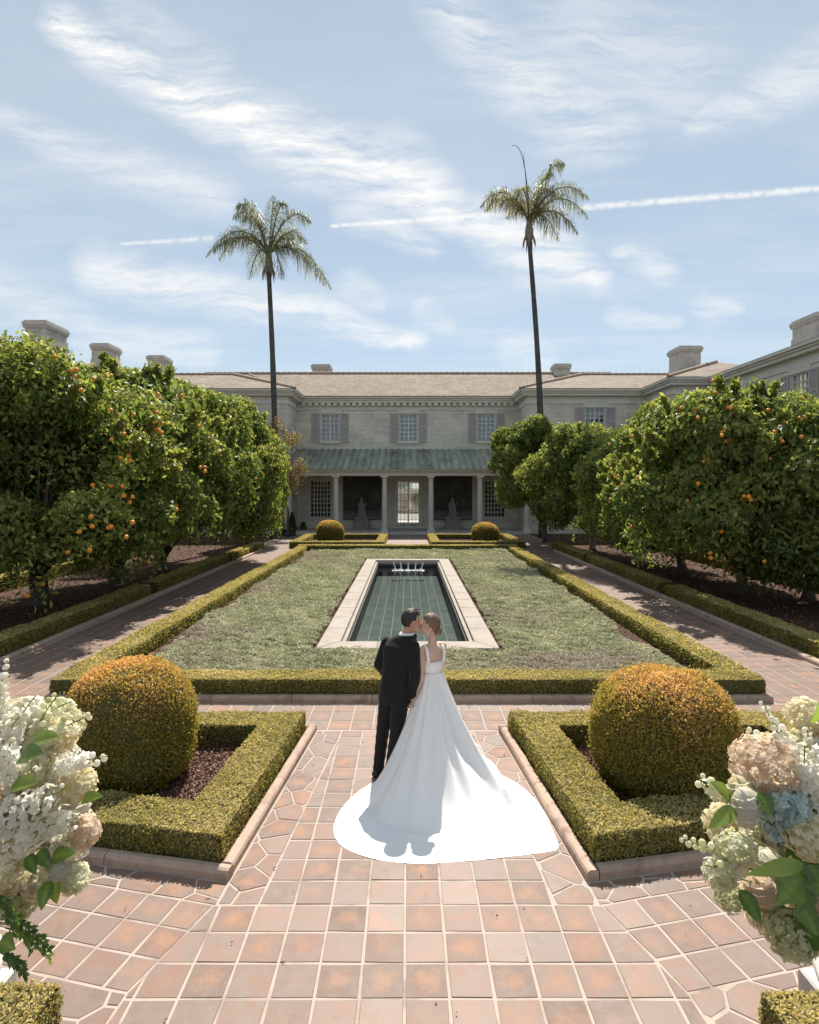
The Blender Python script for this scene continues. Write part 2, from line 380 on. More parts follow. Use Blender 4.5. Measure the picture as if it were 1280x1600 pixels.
def brickish(name, c1, c2, mort, bw, bh, coord, rough=.85, msize=.012, stain=None, bstr=.4, sc=1, bd=.02):
    m_, t, out = new_mat(name)
    geo = t.add('ShaderNodeNewGeometry').outputs['Position']
    if coord == 'uv': vec = t.add('ShaderNodeUVMap').outputs[0]
    else:
        s_ = t.add('ShaderNodeSeparateXYZ', i_0=geo)
        vec = t.add('ShaderNodeCombineXYZ', i_0=t.m('ADD', s_.outputs[0], s_.outputs[1]), i_1=s_.outputs[2], i_2=0.0).outputs[0]
    b = t.add('ShaderNodeTexBrick', i_Vector=vec, i_Color1=(*c1, 1), i_Color2=(*c2, 1), i_Mortar=(*mort, 1), i_Scale=sc)
    b.inputs['Mortar Size'].default_value = msize; b.inputs['Mortar Smooth'].default_value = .3
    b.inputs['Brick Width'].default_value = bw; b.inputs['Row Height'].default_value = bh
    col = b.outputs[0]
    n1 = t.noise(geo, .55, 6, .65).outputs[0]
    col = t.mix(1.0, col, t.ramp(n1, [(.3, (.80, .79, .77)), (.7, (1.12, 1.12, 1.10))]), 'MULTIPLY')
    n2 = t.noise(geo, 5, 6, .7).outputs[0]
    col = t.mix(1.0, col, t.ramp(n2, [(.3, (.86, .86, .85)), (.7, (1.1, 1.1, 1.1))]), 'MULTIPLY')
    if stain: col = t.mix(t.m('MULTIPLY', t.sstep(t.noise(geo, .9, 7, .7).outputs[0], .52, .72), .45), col, stain)
    h = t.m('ADD', t.m('MULTIPLY', b.outputs['Fac'], -1.0), t.m('MULTIPLY', n2, .6))
    pbr(t, out, col, rough, h, bstr, bd, .25); return m_
M['ashlar'] = brickish('limestone_wall', (.68, .635, .56), (.79, .745, .665), (.56, .525, .465), 1.5, .30, 'pos', .9, .010, (.56, .51, .45))
M['roof'] = brickish('shingle_roof', (.235, .185, .15), (.34, .28, .235), (.15, .12, .095), .38, .26, 'uv', .9, .02, (.30, .26, .23), .8, 1, .05)
def copper():
    m_, t, out = new_mat('verdigris_copper'); geo = t.add('ShaderNodeNewGeometry').outputs['Position']
    oi = t.add('ShaderNodeObjectInfo').outputs['Random']
    mp_ = t.add('ShaderNodeMapping', i_Vector=geo); mp_.inputs['Scale'].default_value = (5.5, .6, .6)
    s_ = t.noise(mp_.outputs[0], 1.0, 6, .65).outputs[0]
    col = t.ramp(s_, [(.3, (.17, .185, .15)), (.5, (.28, .305, .25)), (.72, (.41, .435, .37))])
    col = t.mix(t.m('MULTIPLY', t.sstep(t.noise(geo, .9, 6, .7).outputs[0], .52, .70), .75), col, (.085, .088, .078))
    col = t.mix(1.0, col, t.ramp(oi, [(0, (.78,)*3), (1, (1.2,)*3)]), 'MULTIPLY')
    pbr(t, out, col, .6, s_, .2, .01, .4); return m_
M['copper'] = copper()
def glass():
    m_, t, out = new_mat('window_glass')
    geo = t.add('ShaderNodeNewGeometry').outputs['Position']
    gl = t.add('ShaderNodeBsdfGlossy'); gl.inputs['Roughness'].default_value = .04; gl.inputs[0].default_value = (.9, .93, .95, 1)
    tr = t.add("ShaderNodeBsdfTransparent"); tr.inputs[0].default_value = (.82, .86, .86, 1)
    fr = t.add('ShaderNodeFresnel', i_IOR=1.5)
    mx = t.add('ShaderNodeMixShader', i_0=t.m('MULTIPLY_ADD', fr.outputs[0], 1.0, .05, clamp=True), i_1=tr.outputs[0], i_2=gl.outputs[0]); t.put(out.inputs[0], mx.outputs[0]); return m_
M['glass'] = glass()
def water():
    m_, t, out = new_mat('pool_water')
    geo = t.add('ShaderNodeNewGeometry').outputs['Position']
    mp_ = t.add('ShaderNodeMapping', i_Vector=geo); mp_.inputs['Scale'].default_value = (1.0, 2.6, 1)
    nz = t.noise(mp_.outputs[0], 3.2, 4, .55).outputs[0]
    b = t.add('ShaderNodeBump', i_Strength=.20, i_Distance=.03, i_Height=nz)
    gl = t.add('ShaderNodeBsdfGlossy'); gl.inputs['Roughness'].default_value = .03; t.put(gl.inputs['Normal'], b.outputs[0])
    tr = t.add('ShaderNodeBsdfTransparent'); tr.inputs[0].default_value = (.70, .78, .76, 1)
    fr = t.add('ShaderNodeFresnel', i_IOR=1.33); t.put(fr.inputs['Normal'], b.outputs[0])
    mx = t.add('ShaderNodeMixShader', i_0=fr.outputs[0], i_1=tr.outputs[0], i_2=gl.outputs[0]); t.put(out.inputs[0], mx.outputs[0]); return m_
M['water'] = water()
M['pool_tile'] = mottled('slate_pool_tile', (.022, .030, .029), (.060, .070, .066), 1.6, .6, 20, .2, .004, .3, (.038, .046, .042), rnd=.55)
M['pool_grout'] = mottled('pool_grout', (.33, .38, .35), (.42, .46, .42), 4, .9)
M['foam'] = mottled('splash_water', (.80, .82, .84), (.92, .93, .94), 20, .3)
def satin(name, col, rough=.45, spec=.4, sheen=.2, bs=260, bstr=.05):
    m_, t, out = new_mat(name); geo = t.add('ShaderNodeNewGeometry').outputs['Position']
    c_ = t.mix(t.noise(geo, 9, 5).outputs[0], tuple(x*.95 for x in col), tuple(min(1, x*1.03) for x in col))
    pbr(t, out, c_, rough, t.noise(geo, bs, 3).outputs[0], bstr, .002, spec, 0, {'Sheen Weight': sheen, 'Sheen Roughness': .4}); return m_
M['gown'] = satin('ivory_satin', (.90, .875, .855), .36, .5, .15)
M['suit'] = satin('black_wool', (.012, .0125, .0115), .8, .25, .2, 420, .35)
M['shirt'] = satin('white_shirt', (.80, .80, .80), .7, .3, .1)
M['shoe'] = satin('black_leather', (.012, .011, .010), .25, .5, 0)
def skin(name, c1, c2):
    m_, t, out = new_mat(name); geo = t.add('ShaderNodeNewGeometry').outputs['Position']
    pbr(t, out, t.ramp(t.noise(geo, 14, 5).outputs[0], [(.35, c1), (.65, c2)]), .5, t.noise(geo, 300, 3).outputs[0], .08, .001, .35, 0,
        {'Subsurface Weight': .12, 'Subsurface Radius': (.012, .005, .003), 'Subsurface Scale': 1.0}); return m_
M['skin_a'] = skin('skin_warm', (.50, .285, .20), (.57, .335, .245))
M['skin_b'] = skin('skin_fair', (.60, .385, .29), (.68, .45, .35))
def hairmat(name, c1, c2):
    m_, t, out = new_mat(name); geo = t.add('ShaderNodeNewGeometry').outputs['Position']
    mp_ = t.add('ShaderNodeMapping', i_Vector=geo); mp_.inputs['Scale'].default_value = (60, 60, 160)
    n = t.noise(mp_.outputs[0], 2.0, 5, .6).outputs[0]
    pbr(t, out, t.ramp(n, [(.3, c1), (.7, c2)]), .38, n, .6, .004, .5); return m_
M['hair_a'] = hairmat('dark_hair', (.010, .008, .007), (.035, .027, .022))
M['hair_b'] = hairmat('light_brown_hair', (.10, .058, .030), (.25, .155, .085))
# ================================================================== the setting: ground, paving, kerbs
def sheet(name, rects, z, mat, parent=None):
    mb = MB()
    for (x0, x1, y0, y1) in rects: mb.add([(x0, y0, z), (x1, y0, z), (x1, y1, z), (x0, y1, z)], [[0, 1, 2, 3]])
    return mb.build(name, mat, parent, origin=np.array((0, 0, z)))
PX, PY0, PY1 = 1.32, 11.96, 25.42                       # pool basin
def holed(x0, x1, y0, y1):
    return [(x0, -PX, y0, y1), (PX, x1, y0, y1), (-PX, PX, y0, PY0), (-PX, PX, PY1, y1)]
gnd = sheet('ground', holed(-900, 900, -200, 1500), 0, M['soil']); tag(gnd, kind='structure')
pav = sheet('paving', [(-7.3, 7.3, .6, 8.9), (-7.3, -5.42, 8.9, 30.4), (5.42, 7.3, 8.9, 30.4), (-8.3, 8.3, 30.4, 40.88)], .0125, M['mortar']); tag(pav, kind='structure')

def clip(poly, a, b):
    "keep the part of a convex polygon to the left of a->b"
    out = []; n = len(poly); side = lambda p: (b[0]-a[0])*(p[1]-a[1])-(b[1]-a[1])*(p[0]-a[0])
    for i in range(n):
        p, q_ = poly[i], poly[(i+1) % n]; sp, sq = side(p), side(q_)
        if sp >= 0: out.append(p)
        if (sp >= 0) != (sq >= 0):
            t = sp/(sp-sq); out.append((p[0]+t*(q_[0]-p[0]), p[1]+t*(q_[1]-p[1])))
    return out
def clip_to(poly, region):
    for i in range(len(region)):
        if len(poly) < 3: return []
        poly = clip(poly, region[i], region[(i+1) % len(region)])
    return poly
def area(p): return .5*sum(p[i][0]*p[(i+1) % len(p)][1]-p[(i+1) % len(p)][0]*p[i][1] for i in range(len(p))) if len(p) > 2 else 0
def inset(poly, d):
    out = [tuple(p) for p in poly]; n = len(poly)
    for i in range(n):
        a, b = np.array(poly[i]), np.array(poly[(i+1) % n]); t = (b-a)/(np.linalg.norm(b-a)+1e-9); nrm = np.array((-t[1], t[0]))*d
        out = clip(out, tuple(a+nrm), tuple(b+nrm))
        if len(out) < 3: return []
    return out
def dedupe(p):
    o = []
    for v in p:
        if not o or (abs(v[0]-o[-1][0])+abs(v[1]-o[-1][1])) > .004: o.append(v)
    if len(o) > 1 and (abs(o[0][0]-o[-1][0])+abs(o[0][1]-o[-1][1])) < .004: o.pop()
    return o
TP, GR = .282, .020
tiles = []                                             # (polygon, centre for the tile's own pattern, angle)
def grid(region, o, ang, rng_i, rng_j, px=TP, py=TP):
    c_, s_ = cos(ang), sin(ang)
    for i in range(*rng_i):
        for j in range(*rng_j):
            p = [(i*px, j*py), ((i+1)*px, j*py), ((i+1)*px, (j+1)*py), (i*px, (j+1)*py)]
            p = [(o[0]+c_*x-s_*y, o[1]+s_*x+c_*y) for x, y in p]
            cx = sum(v[0] for v in p)/4; cy = sum(v[1] for v in p)/4
            r = clip_to(p, region); r = dedupe(inset(r, GR/2)) if len(r) > 2 else []
            if len(r) > 2 and area(r) > .0010: tiles.append((r, (cx, cy)))
def crazy(region, sp, seed):
    r = random.Random(seed); xs = [p[0] for p in region]; ys = [p[1] for p in region]; pts = []
    for _ in range(4000):
        p = (r.uniform(min(xs)-sp, max(xs)+sp), r.uniform(min(ys)-sp, max(ys)+sp))
        if all((p[0]-q_[0])**2+(p[1]-q_[1])**2 > (sp*.8)**2 for q_ in pts): pts.append(p)
    for p in pts:
        cell = [(p[0]-sp*2, p[1]-sp*2), (p[0]+sp*2, p[1]-sp*2), (p[0]+sp*2, p[1]+sp*2), (p[0]-sp*2, p[1]+sp*2)]
        for q_ in pts:
            if q_ is p or abs(q_[0]-p[0])+abs(q_[1]-p[1]) > sp*5: continue
            mx, my = (p[0]+q_[0])/2, (p[1]+q_[1])/2; ddx, ddy = q_[0]-p[0], q_[1]-p[1]
            cell = clip(cell, (mx, my), (mx-ddy, my+ddx))
            if len(cell) < 3: break
        if len(cell) < 3: continue
        cell = clip_to(cell, region)
        cell = dedupe(inset(cell, GR/2)) if len(cell) > 2 else []
        if len(cell) > 2 and area(cell) > .0012: tiles.append((cell, p))
X0, Y0 = -.02, 4.60                                     # tile lattice origin
# centre walk between the beds, its lattice and the irregular borders beside it
bnd = lambda y: .86+(7.9-y)*.085
grid([(-bnd(4.6), 4.6), (bnd(4.6), 4.6), (bnd(7.9), 7.9), (-bnd(7.9), 7.9)], (X0, Y0), 0, (-6, 6), (0, 12))
for s in (-1, 1):
    cb = lambda y: 1.18+(7.91-y)*.085                   # outer face of the bed kerb
    reg = [(s*bnd(4.6), 4.6), (s*cb(4.6), 4.6), (s*cb(7.9), 7.9), (s*bnd(7.9), 7.9)]
    crazy(reg if s > 0 else reg[::-1], .30, 5+s)
# forecourt: straight lattice between two seams, tilted lattices either side, irregular pieces around
grid([(-1.86, 2.9), (1.86, 2.9), (1.768, 3.80), (1.48, 4.6), (-1.48, 4.6), (-1.768, 3.80)], (X0, Y0), 0, (-8, 8), (-7, 0))
T13 = R(13)
for s in (-1, 1):
    u = (s*cos(T13), sin(T13)); nrm = (s*sin(T13), -cos(T13))
    A = (s*1.48, 4.6)
    pt = lambda a, b: (A[0]+u[0]*a+nrm[0]*b, A[1]+u[1]*a+nrm[1]*b)
    B = pt(.10, .846)
    reg = [A, B, pt(5.0, .846), pt(5.0, 0)]
    reg = reg if s > 0 else reg[::-1]
    if s > 0: grid(reg, A, T13, (-2, 18), (-3, 0))
    else:     grid(reg, A, -T13, (-18, 2), (-3, 0))
    reg2 = [pt(-.02, 0), pt(3.5, 0), (s*4.9, 5.53), (s*1.45, 4.86)]
    crazy(reg2 if s > 0 else reg2[::-1], .31, 15+s)
    reg3 = [B, (s*1.86, 2.9), (s*5.6, 2.9), pt(4.0, .846)]
    crazy(reg3 if area(reg3) > 0 else reg3[::-1], .36, 25+s)
near = list(tiles); tiles = []
# cross walk, side walks and the terrace by the house
grid([(-7.25, 7.93), (7.25, 7.93), (7.25, 8.88), (-7.25, 8.88)], (-.16, 7.93), 0, (-27, 27), (0, 4), .30, .31)
for s in (-1, 1):
    x0, x1 = sorted((s*5.44, s*7.27))
    grid([(x0, 8.9), (x1, 8.9), (x1, 30.3), (x0, 30.3)], (x0, 8.9), 0, (0, 7), (0, 72), .305, .305)
    x0, x1 = sorted((s*5.0, s*7.27))
    grid([(x0, 6.1), (x1, 6.1), (x1, 7.9), (x0, 7.9)], (x0, 6.1), 0, (0, 8), (0, 6), .30, .30)
grid([(-8.2, 30.45), (8.2, 30.45), (8.2, 40.8), (-8.2, 40.8)], (-8.2, 30.45), 0, (0, 36), (0, 24), .46, .46)
far = tiles
near.sort(key=lambda t_: -area(t_[0])/max(t_[1][1], 1)**3)
def tile_uv(V, c_): return (V[:, :2]-np.array(c_))/TP+.5
def in_view(t_):
    (cx, cy) = t_[1]; return abs(cx) < cy*.70+.1 and cy > 3.4
vis = [t_ for t_ in near if in_view(t_)]; hid = [t_ for t_ in near if not in_view(t_)]
solo, rest = vis[:300], vis[300:]+hid+far
for poly, c_ in solo:
    poly = [(x+random.uniform(-.0035, .0035), y+random.uniform(-.0035, .0035)) for x, y in poly]; mb = MB(); mb.prism(poly, .002, .0165+random.uniform(-.0015, .0015), .003)
    V = np.vstack(mb.V); o = obj('tile', V, mb.F, M['tile'], pav, uv=tile_uv(V, c_))
    o.rotation_euler = (random.uniform(-.006, .006), random.uniform(-.006, .006), random.uniform(-.004, .004))
mb = MB(); uvs = []
for poly, c_ in rest:
    mb.prism(poly, .002, .0165, .003); uvs.append(tile_uv(mb.V[-1], c_))
o = obj('tile_field', np.vstack(mb.V), mb.F, M['tile'], pav, uv=np.vstack(uvs)); tag(o, kind='stuff')

# kerbs: runs of separate stones
def kerb_run(a, b, wdt, h, parent, stone=1.25, z0=.0):
    "a->b is the outer face; the kerb lies to the left of it"
    a, b = np.array(a, float), np.array(b, float); L = np.linalg.norm(b-a); t = (b-a)/L; n_ = np.array((-t[1], t[0]))
    a = a+t*(wdt+.012); L = L-wdt-.012
    k = max(1, round(L/stone))
    for i in range(k):
        s0, s1 = L*i/k+.004, L*(i+1)/k-.004
        prof = [(0, z0), (0, h-.035), (.012, h-.012), (.035, h), (wdt-.02, h), (wdt, h-.015), (wdt, z0)]
        rings = []
        for s_ in (s0, s1):
            rings.append(np.array([(*(a+t*s_+n_*d), z) for d, z in prof]))
        m_ = MB(); m_.loft(rings, True); m_.build('kerb_stone', M['kerb'], parent)
def kerb(poly_edges, wdt, h, loc):
    k = bpy.data.objects.new('kerb', None); C.objects.link(k); k.location = loc; WO[k.name] = np.array(loc, float); tag(k, kind='structure')
    for a, b in poly_edges: kerb_run(a, b, wdt, h, k)
    return k

# ================================================================== hedges
def hedge_mesh(quads, z0, z1, dens, L, Wd, seed, tiptop=.55, lump=.017, mat='box_leaf'):
    rng = np.random.default_rng(seed); Vs, Ns, Ts = [], [], []
    core = MB()
    for qd in quads:
        Q = np.array(qd, float); core.prism(inset(qd, .006), z0, z1-.012)
        ar = abs(area(qd)); n = int(ar*dens)
        a, b = rng.random((2, n))[:, :, None]
        p = (Q[0]*(1-a)+Q[1]*a)*(1-b)+(Q[3]*(1-a)+Q[2]*a)*b
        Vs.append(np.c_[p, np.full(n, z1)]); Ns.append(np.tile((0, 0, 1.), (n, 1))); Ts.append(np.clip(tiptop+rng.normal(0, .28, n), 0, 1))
        for i in range(4):
            e0, e1 = Q[i], Q[(i+1) % 4]; l = np.linalg.norm(e1-e0); t = (e1-e0)/l; nn = np.array((t[1], -t[0]))
            m_ = int(l*(z1-z0)*dens); a = rng.random((m_, 1)); zz = rng.uniform(z0, z1, m_)
            rnd_ = np.clip((zz-(z1-.05))/.05, 0, 1)**2*.03
            p = e0+(e1-e0)*a-nn*rnd_[:, None]
            Vs.append(np.c_[p, zz]); Ns.append(np.tile((*nn, .15), (m_, 1)))
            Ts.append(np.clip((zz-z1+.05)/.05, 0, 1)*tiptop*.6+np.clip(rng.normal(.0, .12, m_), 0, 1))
    P = np.vstack(Vs); N = unit(np.vstack(Ns)); T = np.concatenate(Ts)
    P = P+N*(lump*wob(P, 9, seed)+.6*lump*wob(P, 2.6, seed+7)+.45*lump*wob(P, 40, seed+1)+np.abs(rng.normal(0, .009, len(P)))+np.where(rng.random(len(P)) < .012, rng.uniform(0, .04, len(P)), 0))[:, None]
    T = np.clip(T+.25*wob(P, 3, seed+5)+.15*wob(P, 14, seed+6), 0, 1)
    V, Fq = leaf_quads(P, N, L*rng.uniform(.7, 1.25, len(P)), Wd*rng.uniform(.8, 1.2, len(P)), rng, .5)
    rv = np.clip(.5+.22*rng.normal(size=len(P))+.15*wob(P, 5, seed+3), 0, 1)
    CV = np.vstack(core.V); Fs = Fq+len(CV)
    faces = core.F+Fs.tolist(); mi = [1]*len(core.F)+[0]*len(Fs)
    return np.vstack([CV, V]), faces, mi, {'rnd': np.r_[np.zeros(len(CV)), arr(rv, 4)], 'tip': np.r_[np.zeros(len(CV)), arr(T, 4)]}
def hedge(quads, z0, z1, dens, L, Wd, seed, label, group, **kw):
    V, Fs, mi, at_ = hedge_mesh(quads, z0, z1, dens, L, Wd, seed, **kw)
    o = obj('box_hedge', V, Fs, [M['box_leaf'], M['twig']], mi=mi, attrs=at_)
    return tag(o, label, 'hedge', group)
def ccw(p): return p if area(p) > 0 else p[::-1]
def ring(outer, inner):
    n = len(outer); return [ccw([outer[i], outer[(i+1) % n], inner[(i+1) % n], inner[i]]) for i in range(n)]
def rect(x0, x1, y0, y1): return [(x0, y0), (x1, y0), (x1, y1), (x0, y1)]
ZH = .31
beds = {}
for s, nm in ((-1, 'left'), (1, 'right')):
    P = [(s*1.45, 4.87), (s*1.19, 7.91), (s*4.9, 7.91), (s*4.9, 5.54)]
    P = ccw(P); beds[s] = P
    kerb([(P[i], P[(i+1) % 4]) for i in range(4)], .10, .105, (s*3, 6.3, 0))
    soil = MB(); soil.prism(inset(P, .09), .006, .06); o = soil.build('bed_soil', M['soil']); tag(o, kind='structure')
    hedge(ring(inset(P, .12), inset(P, .57)), .05, ZH, 5400, .029, .0165, 40+s,
          'clipped box hedge framing the mulch bed with the %s foreground topiary' % nm, 'hedges framing the foreground beds')
gA = 'long box hedges around the pool lawn'
kerb([((-5.42, 8.92), (5.42, 8.92)), ((5.42, 8.92), (5.42, 30.0)), ((-5.42, 30.0), (-5.42, 8.92))], .12, .11, (0, 8.92, 0))
hedge([rect(-5.38, 5.38, 9.06, 9.52)], .04, ZH+.01, 3800, .033, .020, 51, 'long low box hedge across the near end of the pool lawn', gA)
hedge([rect(-5.38, -4.92, 9.54, 29.5)], .04, ZH+.02, 1700, .048, .029, 52, 'low box hedge along the left side of the pool lawn', gA)
hedge([rect(4.92, 5.38, 9.54, 29.5)], .04, ZH+.02, 1700, .048, .029, 53, 'low box hedge along the right side of the pool lawn', gA)
hedge([rect(-5.38, 5.38, 29.52, 30.0)], .04, ZH+.06, 1200, .055, .034, 54, 'low box hedge closing the far end of the pool lawn', gA)
# outer hedges of the side walks
for s, nm in ((-1, 'left'), (1, 'right')):
    x0, x1 = sorted((s*7.3, s*7.44)); a, b = ((7.3, 5.0), (7.3, 30.4))
    kerb([((7.44, 30.4), (7.44, 5.0))] if False else ([((-7.3, 5.0), (-7.3, 30.4))] if s < 0 else [((7.3, 30.4), (7.3, 5.0))]), .14, .11, (s*7.4, 5, 0))
    x0, x1 = sorted((s*7.5, s*7.98))
    hedge([rect(x0, x1, 6.0, 17.6)], .0, ZH+.05, 1500, .052, .031, 60+s, 'nearer low hedge edging the %s brick walk under the orange trees' % nm, 'hedges edging the side walks')
    hedge([rect(x0, x1, 18.1, 25.3)], .0, ZH+.05, 1200, .056, .034, 63+s, 'middle low hedge edging the %s brick walk under the orange trees' % nm, 'hedges edging the side walks')
    hedge([rect(x0, x1, 25.7, 31.5)], .0, ZH+.05, 1000, .06, .036, 66+s, 'far low hedge edging the %s brick walk near the house' % nm, 'hedges edging the side walks')
    # far beds by the loggia
    xi, xo = s*1.25, s*6.2
    Q = ccw([(xi, 31.6), (xo, 31.6), (xo, 37.2), (xi, 37.2)])
    so = MB(); so.prism(inset(Q, .05), .006, .05); o = so.build('bed_soil', M['soil']); tag(o, kind='structure')
    hedge(ring(Q, inset(Q, .45)), .02, ZH+.05, 900, .055, .034, 70+s, 'low hedge around the far bed with the %s small round topiary' % nm, 'hedges of the far beds')
    # rows of hedge farther out under the trees
    for k, (xa, ya, yb) in enumerate(((12.4, 17, 31), (13.9, 16, 30))):
        x0, x1 = sorted((s*xa, s*(xa+.5)))
        hedge([rect(x0, x1, ya, yb)], 0, .45, 700, .06, .036, 80+s+3*k, '%s low hedge row in the shade behind the %s orange trees' % (('inner', 'outer')[k], nm), 'hedge rows behind the orange trees')
# small hedge blocks at the near corners
hedge([rect(-2.42, -2.02, 2.4, 3.5)], .0, .32, 8000, .024, .014, 91, 'cut end of a golden green box hedge below the left flowers', 'hedge ends at the steps', tiptop=.7)
hedge([rect(2.02, 2.40, 2.4, 3.46)], .0, .32, 8000, .024, .014, 92, 'cut end of a golden green box hedge below the right flowers', 'hedge ends at the steps', tiptop=.7)

# ================================================================== topiary balls
def topiary(c, r, h, n, L, Wd, seed, label, group):
    rng = np.random.default_rng(seed)
    def surf(d, k=1.0):
        # squarish dome: nearly upright sides, round top
        ex = 2.9; s_ = (np.abs(d[:, 0])**2+np.abs(d[:, 1])**2)**.5
        zz = d[:, 2]; e = np.where(zz > 0, 2.35, 3.6)
        rr = 1/np.maximum((np.abs(s_)**e+np.abs(zz)**e), 1e-6)**(1/e)
        return d*rr[:, None]*np.array((r*k, r*k, h*.5*k))
    d = unit(rng.normal(size=(n, 3))); P = surf(d); N = unit(d*np.array((1/r, 1/r, 2/h)))
    P = P+N*(.040*wob(P, 3.6, seed)+.016*wob(P, 20, seed+1)+rng.normal(0, .013, n))[:, None]
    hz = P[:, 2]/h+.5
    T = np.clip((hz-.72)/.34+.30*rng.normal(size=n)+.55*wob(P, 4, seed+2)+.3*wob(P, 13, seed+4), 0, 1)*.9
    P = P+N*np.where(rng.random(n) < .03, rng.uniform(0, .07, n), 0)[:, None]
    V, Fq = leaf_quads(P, N, L*rng.uniform(.7, 1.3, n), Wd*rng.uniform(.8, 1.2, n), rng, .2, along=N+np.array((0, 0, .4)))
    cb = MB(); cb.ball((0, 0, 0), 1, seg=28, rin=18); CV = surf(unit(cb.V[0]), .965)
    rv = np.clip(.5+.24*rng.normal(size=n), 0, 1)
    Vall = np.vstack([CV, V])+np.array((0, 0, h/2)); faces = cb.F+(Fq+len(CV)).tolist()
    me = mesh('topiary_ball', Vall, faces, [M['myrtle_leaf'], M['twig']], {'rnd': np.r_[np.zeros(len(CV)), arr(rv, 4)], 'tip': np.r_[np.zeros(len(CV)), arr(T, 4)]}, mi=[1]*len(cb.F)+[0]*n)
    return tag(link('topiary_shrub', me, c), label, 'topiary', group)
gT = 'round topiary shrubs'
topiary((-2.98, 6.50, .04), .645, 1.28, 36000, .030, .017, 11, 'large rounded shrub with orange tipped top in the left foreground bed', gT)
topiary((2.68, 6.38, .04), .71, 1.22, 42000, .030, .017, 12, 'large rounded shrub with bright orange top in the right foreground bed', gT)
topiary((-4.42, 34.4, .02), .76, 1.30, 9000, .06, .036, 13, 'small far round shrub before the left loggia columns', gT)
topiary((4.40, 34.2, .02), .76, 1.20, 9000, .06, .036, 14, 'small far round shrub before the right loggia columns', gT)

# ================================================================== mulch and litter
def chips(name, regs, n, zb, sz, mat, seed, thick=1):
    rng = np.random.default_rng(seed); P = []
    for (x0, x1, y0, y1), k in regs:
        P.append(np.c_[rng.uniform(x0, x1, k), rng.uniform(y0, y1, k), zb+rng.uniform(0, .022, k)])
    P = np.vstack(P)
    V, Fq = leaf_quads(P, np.tile((0, 0, 1.), (len(P), 1)), sz*rng.uniform(.5, 1.5, len(P)), sz*.42*rng.uniform(.6, 1.2, len(P)), rng, .55)
    V[:, 2] = np.maximum(V[:, 2], zb-.01)
    o = obj(name, V, Fq, mat); return tag(o, kind='stuff')
def island_mat(name, stops, rough=.85):
    m_, t, out = new_mat(name); r = t.add('ShaderNodeNewGeometry').outputs['Random Per Island']; pbr(t, out, t.ramp(r, stops), rough, spec=.25); return m_
M['chip'] = island_mat('bark_chip', [(0, (.08, .036, .027)), (.5, (.20, .10, .075)), (.85, (.34, .20, .155)), (1, (.48, .34, .28))])
M['dead_leaf'] = island_mat('dead_leaf', [(0, (.09, .035, .02)), (.5, (.20, .085, .05)), (1, (.34, .19, .13))])
for s, nm in ((-1, 'left'), (1, 'right')):
    x0, x1 = sorted((s*1.75, s*4.4))
    tag(chips('bark_mulch', [((x0, x1, 5.35, 7.4), 15000)], 0, .062, .042, M['chip'], 5+s), 'reddish bark mulch filling the %s foreground bed' % nm, 'mulch')
    x0, x1 = sorted((s*8.0, s*18.5))
    tag(chips('leaf_litter', [((x0, x1, 9, 37), 16000)], 0, .012, .085, M['dead_leaf'], 15+s), 'reddish fallen leaves under the %s orange trees' % nm, 'leaf litter')
tag(chips('lawn_edge_litter', [((-4.95, -4.2, 9.5, 29), 5200), ((4.2, 4.95, 9.5, 29), 5200), ((-2.05, -1.74, 11.6, 26), 2300), ((1.74, 2.05, 11.6, 26), 2300)], 0, .058, .05, M['dead_leaf'], 33),
    'reddish litter along the edges of the pool lawn', 'leaf litter')

tag(chips('fallen_leaves', [((-2.6, 2.6, 3.5, 8.8), 70), ((-7.2, -5.5, 9, 29), 160), ((5.5, 7.2, 9, 29), 160)], 0, .019, .035, M['dead_leaf'], 34), 'scattered small dry leaves on the paving', 'leaf litter')
